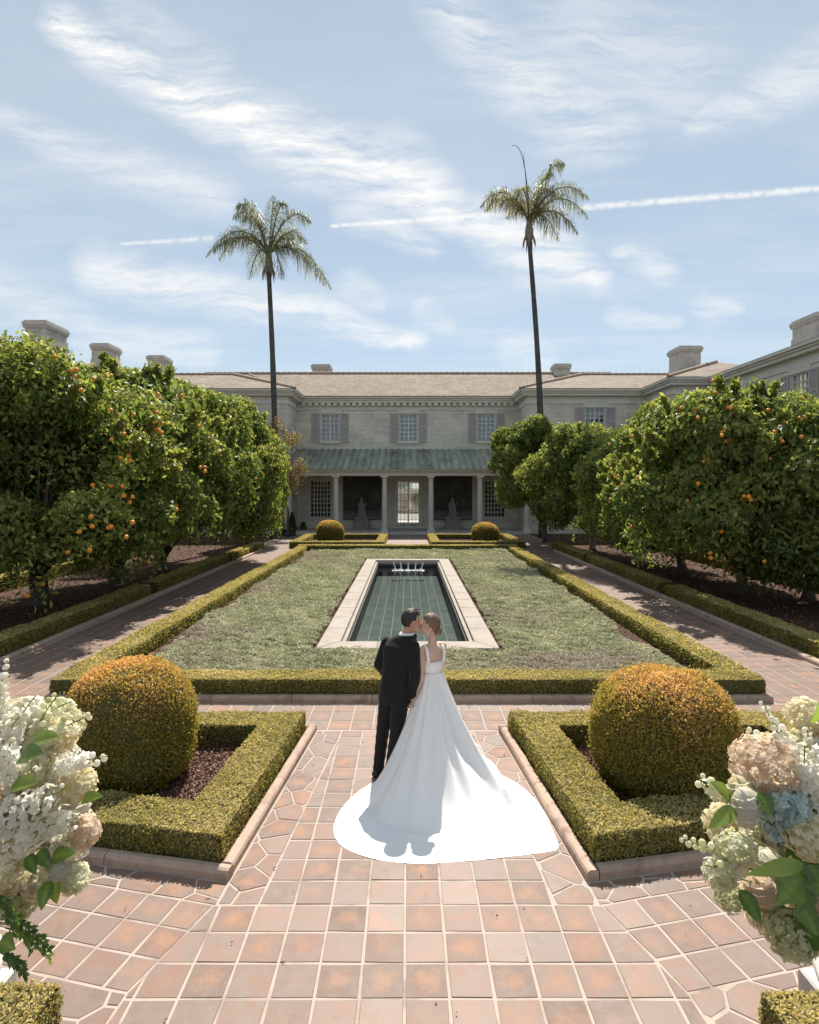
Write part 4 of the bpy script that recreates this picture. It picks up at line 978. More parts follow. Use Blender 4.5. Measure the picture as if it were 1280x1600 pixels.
# ================================================================== orange trees
def crown_mesh(n, L, seed, lobes=46, mat='orange_leaf', tipk=.5):
    "unit crown: lumpy lobes of leaves on an uneven shell, low skirts and stray shoots"
    rng = np.random.default_rng(seed); Ps, Ns, Ts = [], [], []
    d = unit(rng.normal(size=(lobes, 3))); low = d[:, 2] < -.8; d[low, 2] *= -1
    cen = d*(.66+.20*wob(d, 2.4, seed+9)+rng.uniform(-.10, .12, lobes))[:, None]
    cen[:8] = d[:8]*.30
    for k in range(13): a_ = k*2*pi/13+rng.uniform(-.2, .2); cen[8+k] = (cos(a_)*rng.uniform(.55, .74), sin(a_)*rng.uniform(.55, .74), rng.uniform(-.60, -.40))
    rr = rng.uniform(.15, .34, lobes); rr[8:21] = rng.uniform(.2, .3, 13); wgt = rr**2; per = np.maximum(60, (n*.88*wgt/wgt.sum()).astype(int))
    for c_, r_, k in zip(cen, rr, per):
        u = unit(rng.normal(size=(k, 3))); u[:, 2] = np.where(rng.random(k) < .55, np.abs(u[:, 2]), u[:, 2])
        rad = r_*np.clip(1+.22*wob(u, 3.5, int(c_[0]*1e4) % 9999)+rng.normal(0, .10, k), .3, 1.5)
        Ps.append(c_+u*rad[:, None]*np.array((1, 1, .85))); Ns.append(u)
        Ts.append(np.clip(rng.normal(.10, .22, k)+tipk*(rng.random()-.35)+.30*u[:, 2], 0, 1))  # upward-facing leaves get more of the lighter tint: sunlit tops put into leaf colour
    for _ in range(60):                                  # stray shoots breaking the outline
        q_ = unit(rng.normal(size=3)); q_[2] = abs(q_[2])*.9-.1; k = int(n*.002); s_ = rng.random(k)[:, None]
        st = q_*rng.uniform(.78, .95); dr = unit(q_+np.array((0, 0, .5))+rng.normal(0, .3, 3))*rng.uniform(.10, .24)
        Ps.append(st+dr*s_+rng.normal(0, .018, (k, 3))); Ns.append(unit(np.tile(dr, (k, 1))+rng.normal(0, .6, (k, 3)))); Ts.append(np.clip(rng.normal(.55, .25, k), 0, 1))
    P = np.vstack(Ps); N = np.vstack(Ns); T = np.concatenate(Ts); k = len(P)
    src = rng.integers(0, k, k//3); P[:k//3] = P[src]+rng.normal(0, .020, (k//3, 3)); N[:k//3] = N[src]
    bad = P[:, 2] < -.84; P[bad, 2] = rng.uniform(-.84, -.5, bad.sum())
    V, Fq = leaf_quads(P, N, L*rng.uniform(.65, 1.35, k), L*.48*rng.uniform(.8, 1.2, k), rng, .55, along=N+np.array((0, 0, -.35)))
    rv = np.clip(.42+.22*rng.normal(size=k)+.22*wob(P, 5, seed+2), 0, 1)
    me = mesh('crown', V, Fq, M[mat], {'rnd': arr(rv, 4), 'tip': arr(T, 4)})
    return me, P, N
M['orange'] = mottled('orange_peel', (.70, .24, .02), (.80, .33, .035), 20, .4, 200, .2, .002, .5)
ball = MB(); ball.ball((0, 0, 0), .050, seg=10, rin=8); FRUIT = mesh('fruit', ball.V[0], ball.F, M['orange'], smooth=True)
CM = {}
def crown(kind):
    if kind not in CM:
        spec = {'a': (84000, .165/3.6, 101, 95), 'b': (62000, .16/2.7, 102, 66), 'c': (58000, .16/2.5, 103, 60), 'd': (64000, .16/2.9, 104, 74), 'e': (66000, .16/2.5, 105, 70)}[kind]
        CM[kind] = crown_mesh(*spec)
    return CM[kind]
def tree(c, r, base, kind, rot, nfruit, label, seed, bark='bark', trunk_r=.16, stems=3):
    rng = np.random.default_rng(seed); c, r, base = np.array(c, float), np.array(r, float), np.array(base, float)
    t = thing('orange_tree', base, label, 'tree', 'orange trees')
    mb = MB(); fork = base+(rng.uniform(-.1, .1), rng.uniform(-.1, .1), rng.uniform(.55, .9))
    mb.tube([base-(0, 0, .05), base+(0, 0, .12), fork], [trunk_r*1.5, trunk_r*1.1, trunk_r], 9)
    for k in range(stems+3):
        a = 6.28*k/(stems+3)+rng.uniform(-.4, .4); tip = c+np.array((cos(a)*r[0]*.42, sin(a)*r[1]*.42, r[2]*rng.uniform(-.3, .15)))
        mid = fork*.5+tip*.5+np.array((cos(a), sin(a), -.1))*.25
        mb.tube([fork-(0, 0, .1), fork*.7+mid*.3+(0, 0, .05), mid, tip], [trunk_r*.62, trunk_r*.5, trunk_r*.34, .02], 7)
        for _ in range(3):
            tp = tip+rng.normal(0, .5, 3); mb.tube([mid, (mid+tp)/2+rng.normal(0, .12, 3), tp], [.04, .03, .01], 5)
    mb.build('trunk', M[bark], t, smooth=True)
    me, P, N = crown(kind)
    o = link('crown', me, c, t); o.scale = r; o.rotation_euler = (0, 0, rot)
    ca, sa = cos(rot), sin(rot)
    idx = np.where((np.linalg.norm(P, axis=1) > .86))[0]; Rm = np.array(((ca, -sa, 0), (sa, ca, 0), (0, 0, 1)))
    got = 0
    while got < nfruit:
        i = idx[rng.integers(len(idx))]; p = (Rm@(P[i]*r*1.0))
        q_ = unit(p/r)
        if q_[1] > .35 or q_[2] > .72: continue                        # fruit on the far side would never show
        k_ = 1 if rng.random() < .7 else int(rng.integers(2, 4))
        for _ in range(min(k_, nfruit-got)):
            link('orange_fruit', FRUIT, c+p*1.02+q_*.08+rng.normal(0, .20, 3), t); got += 1
    return t
R_ = [ # crown centre px, Y, radii, trunk px, fruit, kind, label
 ((834, 728), 34.0, (2.45, 2.3, 2.85), (848, 846), 3, 'c', 'dark rounded tree nearest the loggia on the right, by the tall palm', 'bark'),
 ((906, 750), 30.0, (2.45, 2.4, 3.1), (906, 852), 4, 'b', 'small orange tree with a pale trunk, second from the house on the right', 'pale_bark'),
 ((985, 768), 25.0, (2.35, 2.3, 2.75), (962, 866), 8, 'd', 'orange tree with thin pale trunk, third from the house on the right', 'pale_bark'),
 ((1050, 758), 21.0, (2.5, 2.6, 2.95), (1036, 888), 16, 'c', 'orange tree with a dark trunk beside the right walk, behind the most fruited one', 'bark'),
 ((1122, 752), 17.0, (2.45, 2.9, 3.05), (1152, 925), 90, 'e', 'tallest orange tree dotted with fruit on the right', 'bark'),
 ((1280, 785), 16.0, (2.4, 2.5, 2.85), (1255, 935), 18, 'b', 'orange tree cut by the right edge of the picture', 'bark'),
 ((1225, 745), 24.0, (2.7, 2.6, 3.4), (1225, 880), 0, 'd', 'orange tree in the second row at right, half hidden behind the fruited one', 'bark'),
 ((66, 750), 15.2, (3.6, 3.3, 3.5), (98, 935), 170, 'a', 'largest orange tree full of fruit at the left edge', 'bark'),
 ((192, 722), 18.2, (3.0, 2.8, 3.3), (190, 915), 26, 'e', 'tall orange tree behind the largest one on the left', 'bark'),
 ((282, 726), 21.6, (2.7, 2.7, 3.3), (268, 890), 12, 'd', 'middle orange tree of the left row, third from the picture edge', 'bark'),
 ((356, 742), 26.0, (2.3, 2.4, 3.6), (320, 852), 10, 'b', 'orange tree with a pale forked trunk in the left row near the house', 'pale_bark'),
 ((404, 760), 33.0, (1.65, 1.8, 3.3), (402, 845), 3, 'c', 'narrow orange tree at the house end of the left row', 'bark'),
 ((-70, 690), 24.0, (3.3, 3.0, 3.9), (-60, 885), 0, 'd', 'orange tree mostly outside the picture behind the left front tree', 'bark')]
for k, (cp, Y, r, tp, nf, kind, lab, bk) in enumerate(R_):
    c_ = at(cp[0], cp[1], Y); b = G(tp[0], tp[1]); 
    tree(c_, r, (b[0], min(b[1], Y+1.2), 0), kind, k*1.7, nf, lab, 400+k, bk, .15 if r[0] < 3 else .22)
# light pinkish small tree at the left corner of the loggia
def small_tree():
    b = np.array((-7.6, 38.2, 0.)); t = thing('small_tree', b, 'sparse pinkish leaved small tree at the left corner of the loggia', 'tree')
    rng = np.random.default_rng(55); mb = MB(); mb.tube([b, b+(.05, 0, 1.6), b+(-.2, 0, 3.0)], [.09, .07, .05], 7)
    Ps = []
    for k in range(26):
        a = rng.uniform(0, 6.28); tip = b+np.array((cos(a)*rng.uniform(.3, 1.5)-.3, sin(a)*.9, rng.uniform(3.3, 7.2)))
        mb.tube([b+(-.1, 0, 2.4), (b+(-.2, 0, 2.8)+tip)/2+rng.normal(0, .15, 3), tip], [.035, .02, .008], 5); Ps.append(tip+rng.normal(0, .26, (150, 3)))
    mb.build('trunk', M['bark'], t); P = np.vstack(Ps)
    V, Fq = leaf_quads(P, unit(rng.normal(size=P.shape)), .14, .07, rng, .4); obj('crown', V, Fq, M['loquat_leaf'], t, attrs={'rnd': arr(rng.random(len(P)), 4)})
small_tree()
# trees beyond the house, seen only through the hall door, and potted plants by the loggia
def back_tree(c, r, label, seed):
    t = thing('garden_tree', (c[0], c[1], 0), label, 'tree', 'trees behind the house'); mb = MB(); mb.tube([(c[0], c[1], 0), (c[0]+.1, c[1], c[2])], [.2, .1], 7); mb.build('trunk', M['bark'], t)
    o = link('crown', crown('b')[0], c, t); o.scale = (r, r, r); o.rotation_euler = (0, 0, seed)
back_tree((-1.6, 84, 4.6), 2.4, 'left tree glimpsed through the glazed garden door', 1); back_tree((2.6, 78, 1.9), 1.7, 'right tree glimpsed through the glazed garden door', 2)
M['dark_pot'] = mottled('dark_pot', (.05, .045, .04), (.09, .08, .07), 6, .7)
def potted(px, Y, h, r, label, seed, spiky=False):
    X = (px-VX)*Y/F; rng = np.random.default_rng(seed); t = thing('potted_plant', (X, Y, .0165), label, 'plant', 'potted plants by the loggia')
    mb = MB(); mb.tube([(X, Y, .0165), (X, Y, .06), (X, Y, .36), (X, Y, .42)], [.20, .22, .28, .31], 14); mb.build('pot', M['dark_pot'], t)
    if spiky:
        lv = MB()
        for k in range(40):
            a, e = rng.uniform(0, 6.28), rng.uniform(.25, 1.35); L = rng.uniform(.7, 1.1)*h; d = np.array((cos(a)*cos(e), sin(a)*cos(e), sin(e))); s_ = np.array((-sin(a), cos(a), 0))*.03
            p0 = np.array((X, Y, .4)); p1 = p0+d*L*.5; p2 = p0+d*L-(0, 0, .15*L); lv.add([p0-s_, p0+s_, p1+s_, p1-s_, p2], [[0, 1, 2, 3], [3, 2, 4]])
        V = np.vstack(lv.V); obj('leaves', V, lv.F, M['orange_leaf'], t, attrs={'rnd': np.full(len(V), .25), 'tip': np.zeros(len(V))})
    else:
        n = 5000; z = rng.random(n)**.8; a = rng.uniform(0, 6.28, n); rr = r*(1-z*.8)*np.clip(rng.normal(.95, .1, n), .3, 1.2)
        P = np.c_[X+np.cos(a)*rr, Y+np.sin(a)*rr, .42+z*h]; N = np.c_[np.cos(a), np.sin(a), np.full(n, .3)]
        V, Fq = leaf_quads(P, N, .07, .04, rng, .3); obj('foliage', V, Fq, M['orange_leaf'], t, attrs={'rnd': arr(rng.uniform(0, .5, n), 4), 'tip': np.zeros(n*4)})
potted(456.5, 39.6, 1.15, .32, 'dark cone shaped potted shrub before the left end column', 1); potted(441, 39.9, .9, .5, 'spiky dark potted plant left of the cone shaped shrub', 2, True); potted(474, 44.0, .5, .35, 'low dark potted plant inside the left end of the loggia', 3, True)

# ================================================================== palms
def palm(base, crown_c, bend, tips, label, seed, spears=()):
    rng = np.random.default_rng(seed); base, cc = np.array(base, float), np.array(crown_c, float)
    t = thing('palm_tree', base, label, 'palm tree', 'tall palms'); mb = MB(); pts, rad = [], []
    for k in range(27):
        s_ = k/26; p = base*(1-s_)+(cc-(0, 0, 1.3))*s_+np.array((bend*sin(s_*pi), 0, 0)); pts.append(p); rad.append((.225-.085*s_+(.08*(1-s_*8) if s_ < .125 else 0))*(1+.03*rng.normal()))
    mb.tube(pts, rad, 12); mb.build('trunk', M['palm_bark'], t, smooth=True)
    mb = MB(); z = cc-(0, 0, 1.45); mb.tube([z, z+(0, 0, .25), z+(0, 0, .7), z+(0, 0, 1.2), z+(0, 0, 1.7)], [.17, .27, .26, .18, .10], 10)
    for k in range(7): a = k*.9; mb.tube([z+(cos(a)*.2, sin(a)*.2, .5), z+(cos(a)*.36, sin(a)*.36, .05), z+(cos(a)*.42, sin(a)*.42, -.35-.1*(k % 3))], [.06, .05, .015], 5)
    mb.build('leaf_base', M['boot'], t, smooth=True)
    for k, (tip, rise, dep, yel) in enumerate(tips):
        p0 = cc+rng.normal(0, .05, 3)-(0, 0, .25); p2 = np.array((tip[0], cc[1]+dep, tip[1])); L = np.linalg.norm(p2-p0)
        p1 = p0*.5+p2*.5+np.array((0, 0, rise*.78)); mb = MB(); N_ = 30; cur = []
        for i in range(N_+1):
            u = i/N_; cur.append(p0*(1-u)**2+p1*2*u*(1-u)+p2*u*u)
        mb.tube(cur[::3], [.05*(1-i/11)+.008 for i in range(len(cur[::3]))], 5); nV = len(mb.V[0])
        LV = []; LF = []; base_n = nV; m_ = 95
        for i in range(m_):
            u = .10+.90*i/m_; p = p0*(1-u)**2+p1*2*u*(1-u)+p2*u*u; tg = unit(2*(1-u)*(p1-p0)+2*u*(p2-p1)); sd_ = unit(np.cross(tg, (0, 0, 1.))); up = np.cross(sd_, tg)
            for s in (-1, 1):
                ll = 1.0*(sin(pi*min(1, u*.82+.16))**.8)*rng.uniform(.75, 1.15); a = rng.normal(.0, .55)
                d = unit(sd_*s*cos(a)+up*sin(a)+tg*rng.uniform(.35, .8)); q1 = p+d*ll*.5; q2 = p+d*ll*.86-np.array((0, 0, ll*rng.uniform(.30, .75))); wv = unit(np.cross(d, (0.1, 0, 1.)))*.018
                LV += [p-wv*.6, p+wv*.6, q1+wv, q1-wv, q2+wv*.3, q2-wv*.3]; LF += [[base_n, base_n+1, base_n+2, base_n+3], [base_n+3, base_n+2, base_n+4, base_n+5]]; base_n += 6
        V = np.vstack([mb.V[0], np.array(LV)]); nl = len(LV)//6
        obj('frond', V, mb.F+LF, M['palm_leaf'], t, attrs={'rnd': np.r_[np.full(nV, .8), arr(np.clip(rng.normal(.45, .25, nl), 0, 1), 6)], 'tip': np.r_[np.full(nV, .4), arr(np.clip(rng.normal(yel, .2, nl), 0, 1), 6)]})
    for (tip, mid) in spears:
        mb = MB(); p0 = cc; p1 = np.array((mid[0], cc[1], mid[1])); p2 = np.array((tip[0], cc[1], tip[1])); mb.tube([p0*(1-u)**2+p1*2*u*(1-u)+p2*u*u for u in np.linspace(0, 1, 9)], np.linspace(.035, .014, 9), 5); mb.build('spear_leaf', M['palm_bark'], t)
YP = 38.0
def pxz(px, py): p = at(px, py, YP); return (p[0], p[2])
cL = at(420, 392, YP)
palm((at(431, 800, YP)[0], YP, 0), cL, .12, [
    (pxz(324, 404), 4.0, -.2, .0), (pxz(334, 396), 3.4, 1.1, .1), (pxz(345, 408), 2.6, -1.6, .1), (pxz(362, 338), 3.6, .4, .0), (pxz(380, 340), 3.2, -1.4, .1), (pxz(424, 298), .6, .6, .1), (pxz(450, 330), 2.6, -.9, .0), (pxz(488, 352), 3.4, -.4, .05),
    (pxz(474, 366), 3.0, 1.5, .1), (pxz(519, 456), 3.6, -.5, .0), (pxz(505, 440), 3.2, .8, .1), (pxz(450, 452), 2.6, -1.7, .15), (pxz(398, 372), 2.8, -2.4, .2), (pxz(455, 372), 2.8, 2.2, .1), (pxz(376, 420), 2.4, 2.0, .1)],
    'left tall palm with drooping fronds, the shorter of the two', 21)
cR = at(827, 342, YP)
palm((at(848, 800, YP)[0], YP, 0), cR, .22, [
    (pxz(750, 326), 3.6, -.2, .35), (pxz(760, 318), 3.0, 1.0, .45), (pxz(776, 340), 2.4, -1.7, .4), (pxz(880, 262), 3.0, -.4, .05), (pxz(868, 262), 2.4, .9, .05), (pxz(916, 318), 3.6, -.6, .1), (pxz(923, 336), 3.6, .5, .05), (pxz(898, 374), 2.8, -.8, .25),
    (pxz(882, 362), 2.6, 1.4, .2), (pxz(800, 332), 2.8, -2.2, .5), (pxz(852, 334), 2.8, -2.3, .3), (pxz(800, 320), 2.6, 2.0, .3), (pxz(856, 312), 2.8, 2.2, .1)],
    'right tall palm with bare upright spear leaves, the taller of the two', 22, spears=((pxz(800, 228), pxz(822, 215)), (pxz(818, 240), pxz(824, 300))))

# ================================================================== the couple
def ell(c, u, v, a, b, n=24, sq=2.0):
    th = np.arange(n)*2*pi/n; cu, su = np.cos(th), np.sin(th)
    k = (np.abs(cu)**sq+np.abs(su)**sq)**(-1/sq)
    return np.array(c)+(cu*k*a)[:, None]*np.array(u)+(su*k*b)[:, None]*np.array(v)
def basis(yaw):  # facing direction (yaw from +Y towards +X), right-hand side
    return np.array((sin(yaw), cos(yaw), 0)), np.array((cos(yaw), -sin(yaw), 0))
def head(mb, c, f, tilt=0, s=1.0, nose=1.0):
    "skull, jaw, nose, lips, brow and ear lumps; f = facing direction"
    f = np.array(f); r = np.array((f[1], -f[0], 0)); up = unit(np.array((0, 0, 1.))+f*tilt); f2 = np.cross(up, r); f2 = f2 if np.dot(f2, f) > 0 else -f2
    P = lambda a, b, z: np.array(c)+f2*a*s+r*b*s+up*z*s
    Rm = np.array((f2, r, up))
    mb.ball(P(-.012, 0, .03), .098*s, .077*s, .100*s, 16, 12, Rm); mb.ball(P(.022, 0, -.045), .070*s, .060*s, .075*s, 14, 10, Rm)
    mb.ball(P(.060, 0, -.092), .026*s, .030*s, .022*s, 10, 8, Rm)                      # chin
    mb.cap(P(.085, 0, .005), .010*s, P(.101*nose, 0, -.030), .0135*s, 8); mb.ball(P(.083, 0, -.036), .018*s, .017*s, .011*s, 8, 6, Rm)
    mb.ball(P(.080, 0, -.060), .014*s, .024*s, .007*s, 8, 6, Rm); mb.ball(P(.078, 0, -.071), .014*s, .021*s, .007*s, 8, 6, Rm)
    for b in (-1, 1):
        mb.ball(P(.070, .032*b, .022), .020*s, .026*s, .010*s, 8, 6, Rm); mb.ball(P(.068, .032*b, .000), .014*s, .016*s, .010*s, 8, 6, Rm); mb.ball(P(.055, .042*b, -.025), .026*s, .018*s, .022*s, 8, 6, Rm)
        mb.ball(P(-.014, .077*b, -.012), .019*s, .008*s, .031*s, 10, 8, Rm); mb.ball(P(-.008, .078*b, -.036), .009*s, .007*s, .011*s, 8, 6, Rm)
    return P
def hand(mb, w, d, side, curl, s=1.0):
    "palm and five separate fingers; w wrist, d pointing direction, side = thumb side, curl = direction the fingers close towards"
    d, side, curl = unit(np.array(d, float)), unit(np.array(side, float)), unit(np.array(curl, float))
    for k in range(4):
        o = side*(.030-.020*k)*s; mb.cap(w+o*.5, .014*s, w+d*.075*s+o, .0115*s, 8)
        b = w+d*.085*s+o; L = (.075, .084, .078, .060)[k]*s
        p1 = b+unit(d+curl*.45)*L*.42; p2 = p1+unit(d*.45+curl)*L*.33; p3 = p2+unit(-d*.35+curl)*L*.25
        mb.chain([b, p1, p2, p3], [.0095*s, .0088*s, .0080*s, .0068*s], 8)
    b = w+d*.022*s+side*.026*s; p1 = b+unit(side*.7+d*.7+curl*.3)*.036*s; p2 = p1+unit(d+curl*.6+side*.1)*.03*s
    mb.chain([b, p1, p2], [.0135*s, .0108*s, .0085*s], 8)
# ---- groom
gx, gy = -.14, 6.62
gm = thing('person', (-.25, 6.65, .017), 'person in a black tuxedo seen from behind, kissing the one in white', 'person')
gf, gr = basis(R(34)); hf = unit(np.array((.93, .36, 0)))
HC = np.array((.050, 6.645, 1.722))
b = MB(); head(b, HC, hf, -.10, 1.02)
b.chain([HC+(-.03, -.0, -.06), np.array((-.015, 6.645, 1.58)), np.array((-.06, 6.63, 1.47))], [.058, .062, .08])
tor = [(.93, gx, .155, .105), (1.05, -.135, .15, .10), (1.18, -.12, .145, .10), (1.32, -.10, .165, .11), (1.44, -.08, .18, .105), (1.52, -.065, .12, .08)]
b.loft([ell((x, gy, z), gr, gf, a, d) for z, x, a, d in tor])
hipL, hipR = np.array((-.215, 6.66, .93)), np.array((-.075, 6.575, .93)); knL, knR = np.array((-.275, 6.675, .50)), np.array((-.125, 6.56, .50)); anL, anR = np.array((-.325, 6.66, .11)), np.array((-.195, 6.585, .11))
for h_, k_, a_ in ((hipL, knL, anL), (hipR, knR, anR)): b.chain([h_, k_, a_], [.085, .055, .042]); b.chain([a_, a_+gf*.13-(0, 0, .055)], [.045, .032])
shL, elL, wrL = np.array((-.222, 6.725, 1.455)), np.array((-.312, 6.70, 1.235)), np.array((-.235, 6.87, 1.06))
shR, elR, wrR = np.array((.060, 6.525, 1.455)), np.array((.082, 6.475, 1.18)), np.array((.045, 6.515, .945))
for s_, e_, w_ in ((shL, elL, wrL), (shR, elR, wrR)): b.chain([s_, e_, w_], [.055, .043, .030])
hand(b, wrL, (.6, .6, -.4), (0, .3, 1), (.9, -.3, -.1)); hand(b, wrR, (.02, .02, -1), (-.3, .9, 0), (.5, .1, -.1))
V, Fs = fuse(b, .0085, 4, .5); obj('body', V, Fs, M['skin_a'], gm, smooth=True)
j = MB()
rings = [(.865, -.142, .188, .140), (.95, -.136, .190, .138), (1.06, -.126, .180, .130), (1.17, -.114, .172, .126), (1.30, -.098, .186, .132), (1.40, -.085, .204, .134), (1.47, -.070, .206, .124), (1.515, -.058, .182, .108), (1.555, -.040, .135, .095), (1.585, -.022, .090, .080)]
j.loft([ell((x, gy+(.02 if z > 1.5 else 0), z), gr, gf, a, d, 28, 2.4) for z, x, a, d in rings])
j.chain([shL+(0, 0, .02), elL, wrL+(elL-wrL)*.10], [.076, .066, .052], 12); j.chain([shR+(0, 0, .02), elR, wrR+(elR-wrR)*.08], [.076, .064, .052], 12)
V, Fs = fuse(j, .0085, 3, .5)
V = V+np.array((.55, -.8, 0))*(.004*np.sin(V[:, 2:3]*38+V[:, 0:1]*30)*np.clip((1.45-V[:, 2:3])*3, 0, 1))
obj('jacket', V, Fs, M['suit'], gm, smooth=True)
tr = MB(); tr.loft([ell((-.145, gy, z), gr, gf, a, d) for z, a, d in ((.84, .17, .125), (.93, .175, .125), (1.02, .165, .115))])
for h_, k_, a_ in ((hipL, knL, anL), (hipR, knR, anR)): tr.chain([h_-(0, 0, .04), k_, a_-(0, 0, .035)], [.102, .074, .060], 14); tr.cap(a_-(0, 0, .03)+gf*.02, .062, a_-(0, 0, .05)+gf*.03, .062)
V, Fs = fuse(tr, .009, 3, .5); V = V+np.array((.5, -.8, 0))*(.004*np.sin(V[:, 2:3]*55+V[:, 0:1]*20)); V[:, 2] = np.maximum(V[:, 2], .045); obj('trousers', V, Fs, M['suit'], gm, smooth=True)
for a_ in (anL, anR):
    s_ = MB(); s_.chain([a_-gf*.045-(0, 0, .055), a_+gf*.05-(0, 0, .055), a_+gf*.15-(0, 0, .062)], [.046, .046, .040]); V, Fs = fuse(s_, .008, 3)
    V[:, 2] = np.maximum(V[:, 2], .0185); obj('shoe', V, Fs, M['shoe'], gm, smooth=True)
co = MB(); cc = np.array((-.012, 6.645, 1.575)); tl = np.array((.30, .1, 0))
def neckring(z, r, off=0, rj=1.0):
    return ell(cc+(0, 0, z)+np.array((.33, .1, 0))*z, hf*1.0, np.array((hf[1], -hf[0], 0)), r*1.08, r)
co.loft([neckring(-.035, .086), neckring(.0, .081), neckring(.034, .076), neckring(.036, .072), neckring(.0, .074), neckring(-.035, .079)], False); co.build('shirt_collar', M['shirt'], gm, smooth=True)
bt_ = MB(); bc = cc+hf*.092+(0, 0, -.008); rr_ = np.array((hf[1], -hf[0], 0))
for s in (-1, 1): bt_.loft([ell(bc+rr_*s*k, (0, 0, 1), hf, a, d, 10) for k, a, d in ((.004, .010, .010), (.03, .022, .012), (.055, .026, .010))])
bt_.ball(bc, .013); bt_.build('bow_tie', M['suit'], gm, smooth=True)
def hair_cap(c, f, s, tilt, bulge, cut):
    "shell of hair round the skull, open where the face is"
    f = np.array(f); r = np.array((f[1], -f[0], 0)); mb = MB(); mb.ball((0, 0, 0), 1, seg=80, rin=60); D = unit(mb.V[0]); keep, idx = [], {}
    fx, rx_, z = D[:, 0], D[:, 1], D[:, 2]
    rad = np.array((.106*s, .086*s, .110*s))*bulge
    ok = cut(fx, rx_, z)
    V = np.array(c)+(-.012*s+.0)*f+(D*rad)[:, :1]*f+(D*rad)[:, 1:2]*r+np.array((0, 0, 1))*((D*rad)[:, 2:]+.03*s)
    nz = 1+.018*np.sin(rx_*40+z*9)+.012*np.sin(fx*37+z*25); cen = np.array(c)
    V = cen+(V-cen)*nz[:, None]
    Fs = [f_ for f_ in mb.F if all(ok[i] for i in f_)]
    return V, Fs
def shell(V, Fs, th, c):
    bm = bmesh.new(); vs_ = [bm.verts.new(v) for v in V]
    for f_ in Fs: bm.faces.new([vs_[i] for i in f_])
    bmesh.ops.delete(bm, geom=[v for v in bm.verts if not v.link_faces], context='VERTS')
    bmesh.ops.recalc_face_normals(bm, faces=bm.faces); bmesh.ops.solidify(bm, geom=bm.faces[:], thickness=th)
    V2 = np.array([v.co[:] for v in bm.verts]); bm.verts.index_update(); F2 = [[v.index for v in f_.verts] for f_ in bm.faces]; bm.free(); return V2, F2
V, Fs = hair_cap(HC, hf, 1.02, 0, 1.04, lambda fx, rx_, z: ((z > .42) & (fx < .86)) | ((fx < .30) & (z > -.02)) | ((fx < -.22) & (z > -.30)) | ((fx < -.36) & (z > -.62)))
V2, F2 = shell(V, Fs, .014, HC); obj('hair', V2, F2, M['hair_a'], gm, smooth=True)
tf = MB(); rng = np.random.default_rng(9); 
for k in range(46):
    a = rng.uniform(-1, 1)*.06; f0 = rng.uniform(-.075, .065); p = HC+rr_*a+hf*f0+(0, 0, .03+.112*sqrt(max(.05, 1-(a/.09)**2-(f0/.125)**2))); q_ = p+hf*rng.uniform(.015, .04)+(0, 0, rng.uniform(-.004, .016))+rr_*rng.normal(0, .006); tf.cap(p-hf*.014-(0, 0, .008), .008, q_-(0, 0, .006), .004, 6)
tf.build('hair_tuft', M['hair_a'], gm, smooth=True)
# ---- bride
bw = thing('person', (.26, 6.58, .02), 'person in a white gown with long train, seen from behind, kissing the tuxedoed one', 'person')
bf, br = basis(R(-32)); bhf = unit(np.array((-.93, .34, 0))); BH = np.array((.243, 6.625, 1.682))
b = MB(); BP = head(b, BH, bhf, -.10, .98)
b.chain([BH+(.022, 0, -.06), np.array((.272, 6.605, 1.54)), np.array((.272, 6.61, 1.44))], [.046, .045, .060])
bt2 = [(.95, .27, .15, .125), (1.08, .27, .125, .105), (1.18, .27, .108, .088), (1.28, .268, .122, .092), (1.38, .268, .135, .092), (1.44, .27, .130, .078), (1.475, .27, .085, .06)]
b.loft([ell((x, 6.61, z), br, bf, a, d) for z, x, a, d in bt2])
bsl, bel, bwl = np.array((.152, 6.540, 1.435)), np.array((.150, 6.500, 1.145)), np.array((.070, 6.500, .925))
bsr, ber, bwr = np.array((.392, 6.690, 1.445)), np.array((.395, 6.790, 1.205)), np.array((.230, 6.900, 1.22))
b.chain([np.array((.20, 6.57, 1.455)), bsl, bel, bwl], [.042, .043, .034, .023]); b.chain([np.array((.34, 6.655, 1.46)), bsr, ber, bwr], [.042, .043, .034, .023])
hand(b, bwl, (-.30, 0, -.95), (.2, .9, 0), (-.75, .1, .2), .9); hand(b, bwr, (-.9, .1, .2), (0, .2, 1), (-.4, -.7, 0), .9)
for s in (-1, 1):
    hp = np.array((.27, 6.61, .95))+br*.07*s; b.chain([hp, hp-(0, -.02, .45), hp-(0, 0, .84)], [.085, .052, .038]); b.chain([hp-(0, 0, .85), hp-(0, 0, .88)+bf*.12], [.036, .026])
V, Fs = fuse(b, .0085, 4, .5); obj('body', V, Fs, M['skin_b'], bw, smooth=True)
V, Fs = hair_cap(BH, bhf, .98, 0, 1.03, lambda fx, rx_, z: ((z > .46) & (fx < .74)) | ((fx < .34) & (z > .10)) | ((fx < -.02) & (z > -.32)) | ((fx < -.35) & (z > -.70)))
V2, F2 = shell(V, Fs, .012, BH); obj('hair', V2, F2, M['hair_b'], bw, smooth=True)
bn = MB(); bc2 = BH-bhf*.098+(0, 0, -.050)
bn.ball(bc2, .040, .044, .040, 14, 10)
for k in range(3): a0 = k*2.1; bn.tube([bc2+np.array((cos(a0+i*.5)*.034, -.012+.010*k, sin(a0+i*.5)*.034)) for i in range(8)], .0125, 7)
V, Fs = fuse(bn, .006, 2); obj('hair_bun', V, Fs, M['hair_b'], bw, smooth=True)
ea = MB()
for k in range(3): ea.ball(BP(-.012, .082, -.048-.018*k), .0075-.001*k, seg=8, rin=6)
for k in range(3): ea.ball(BP(-.012, -.082, -.048-.018*k), .0075-.001*k, seg=8, rin=6)
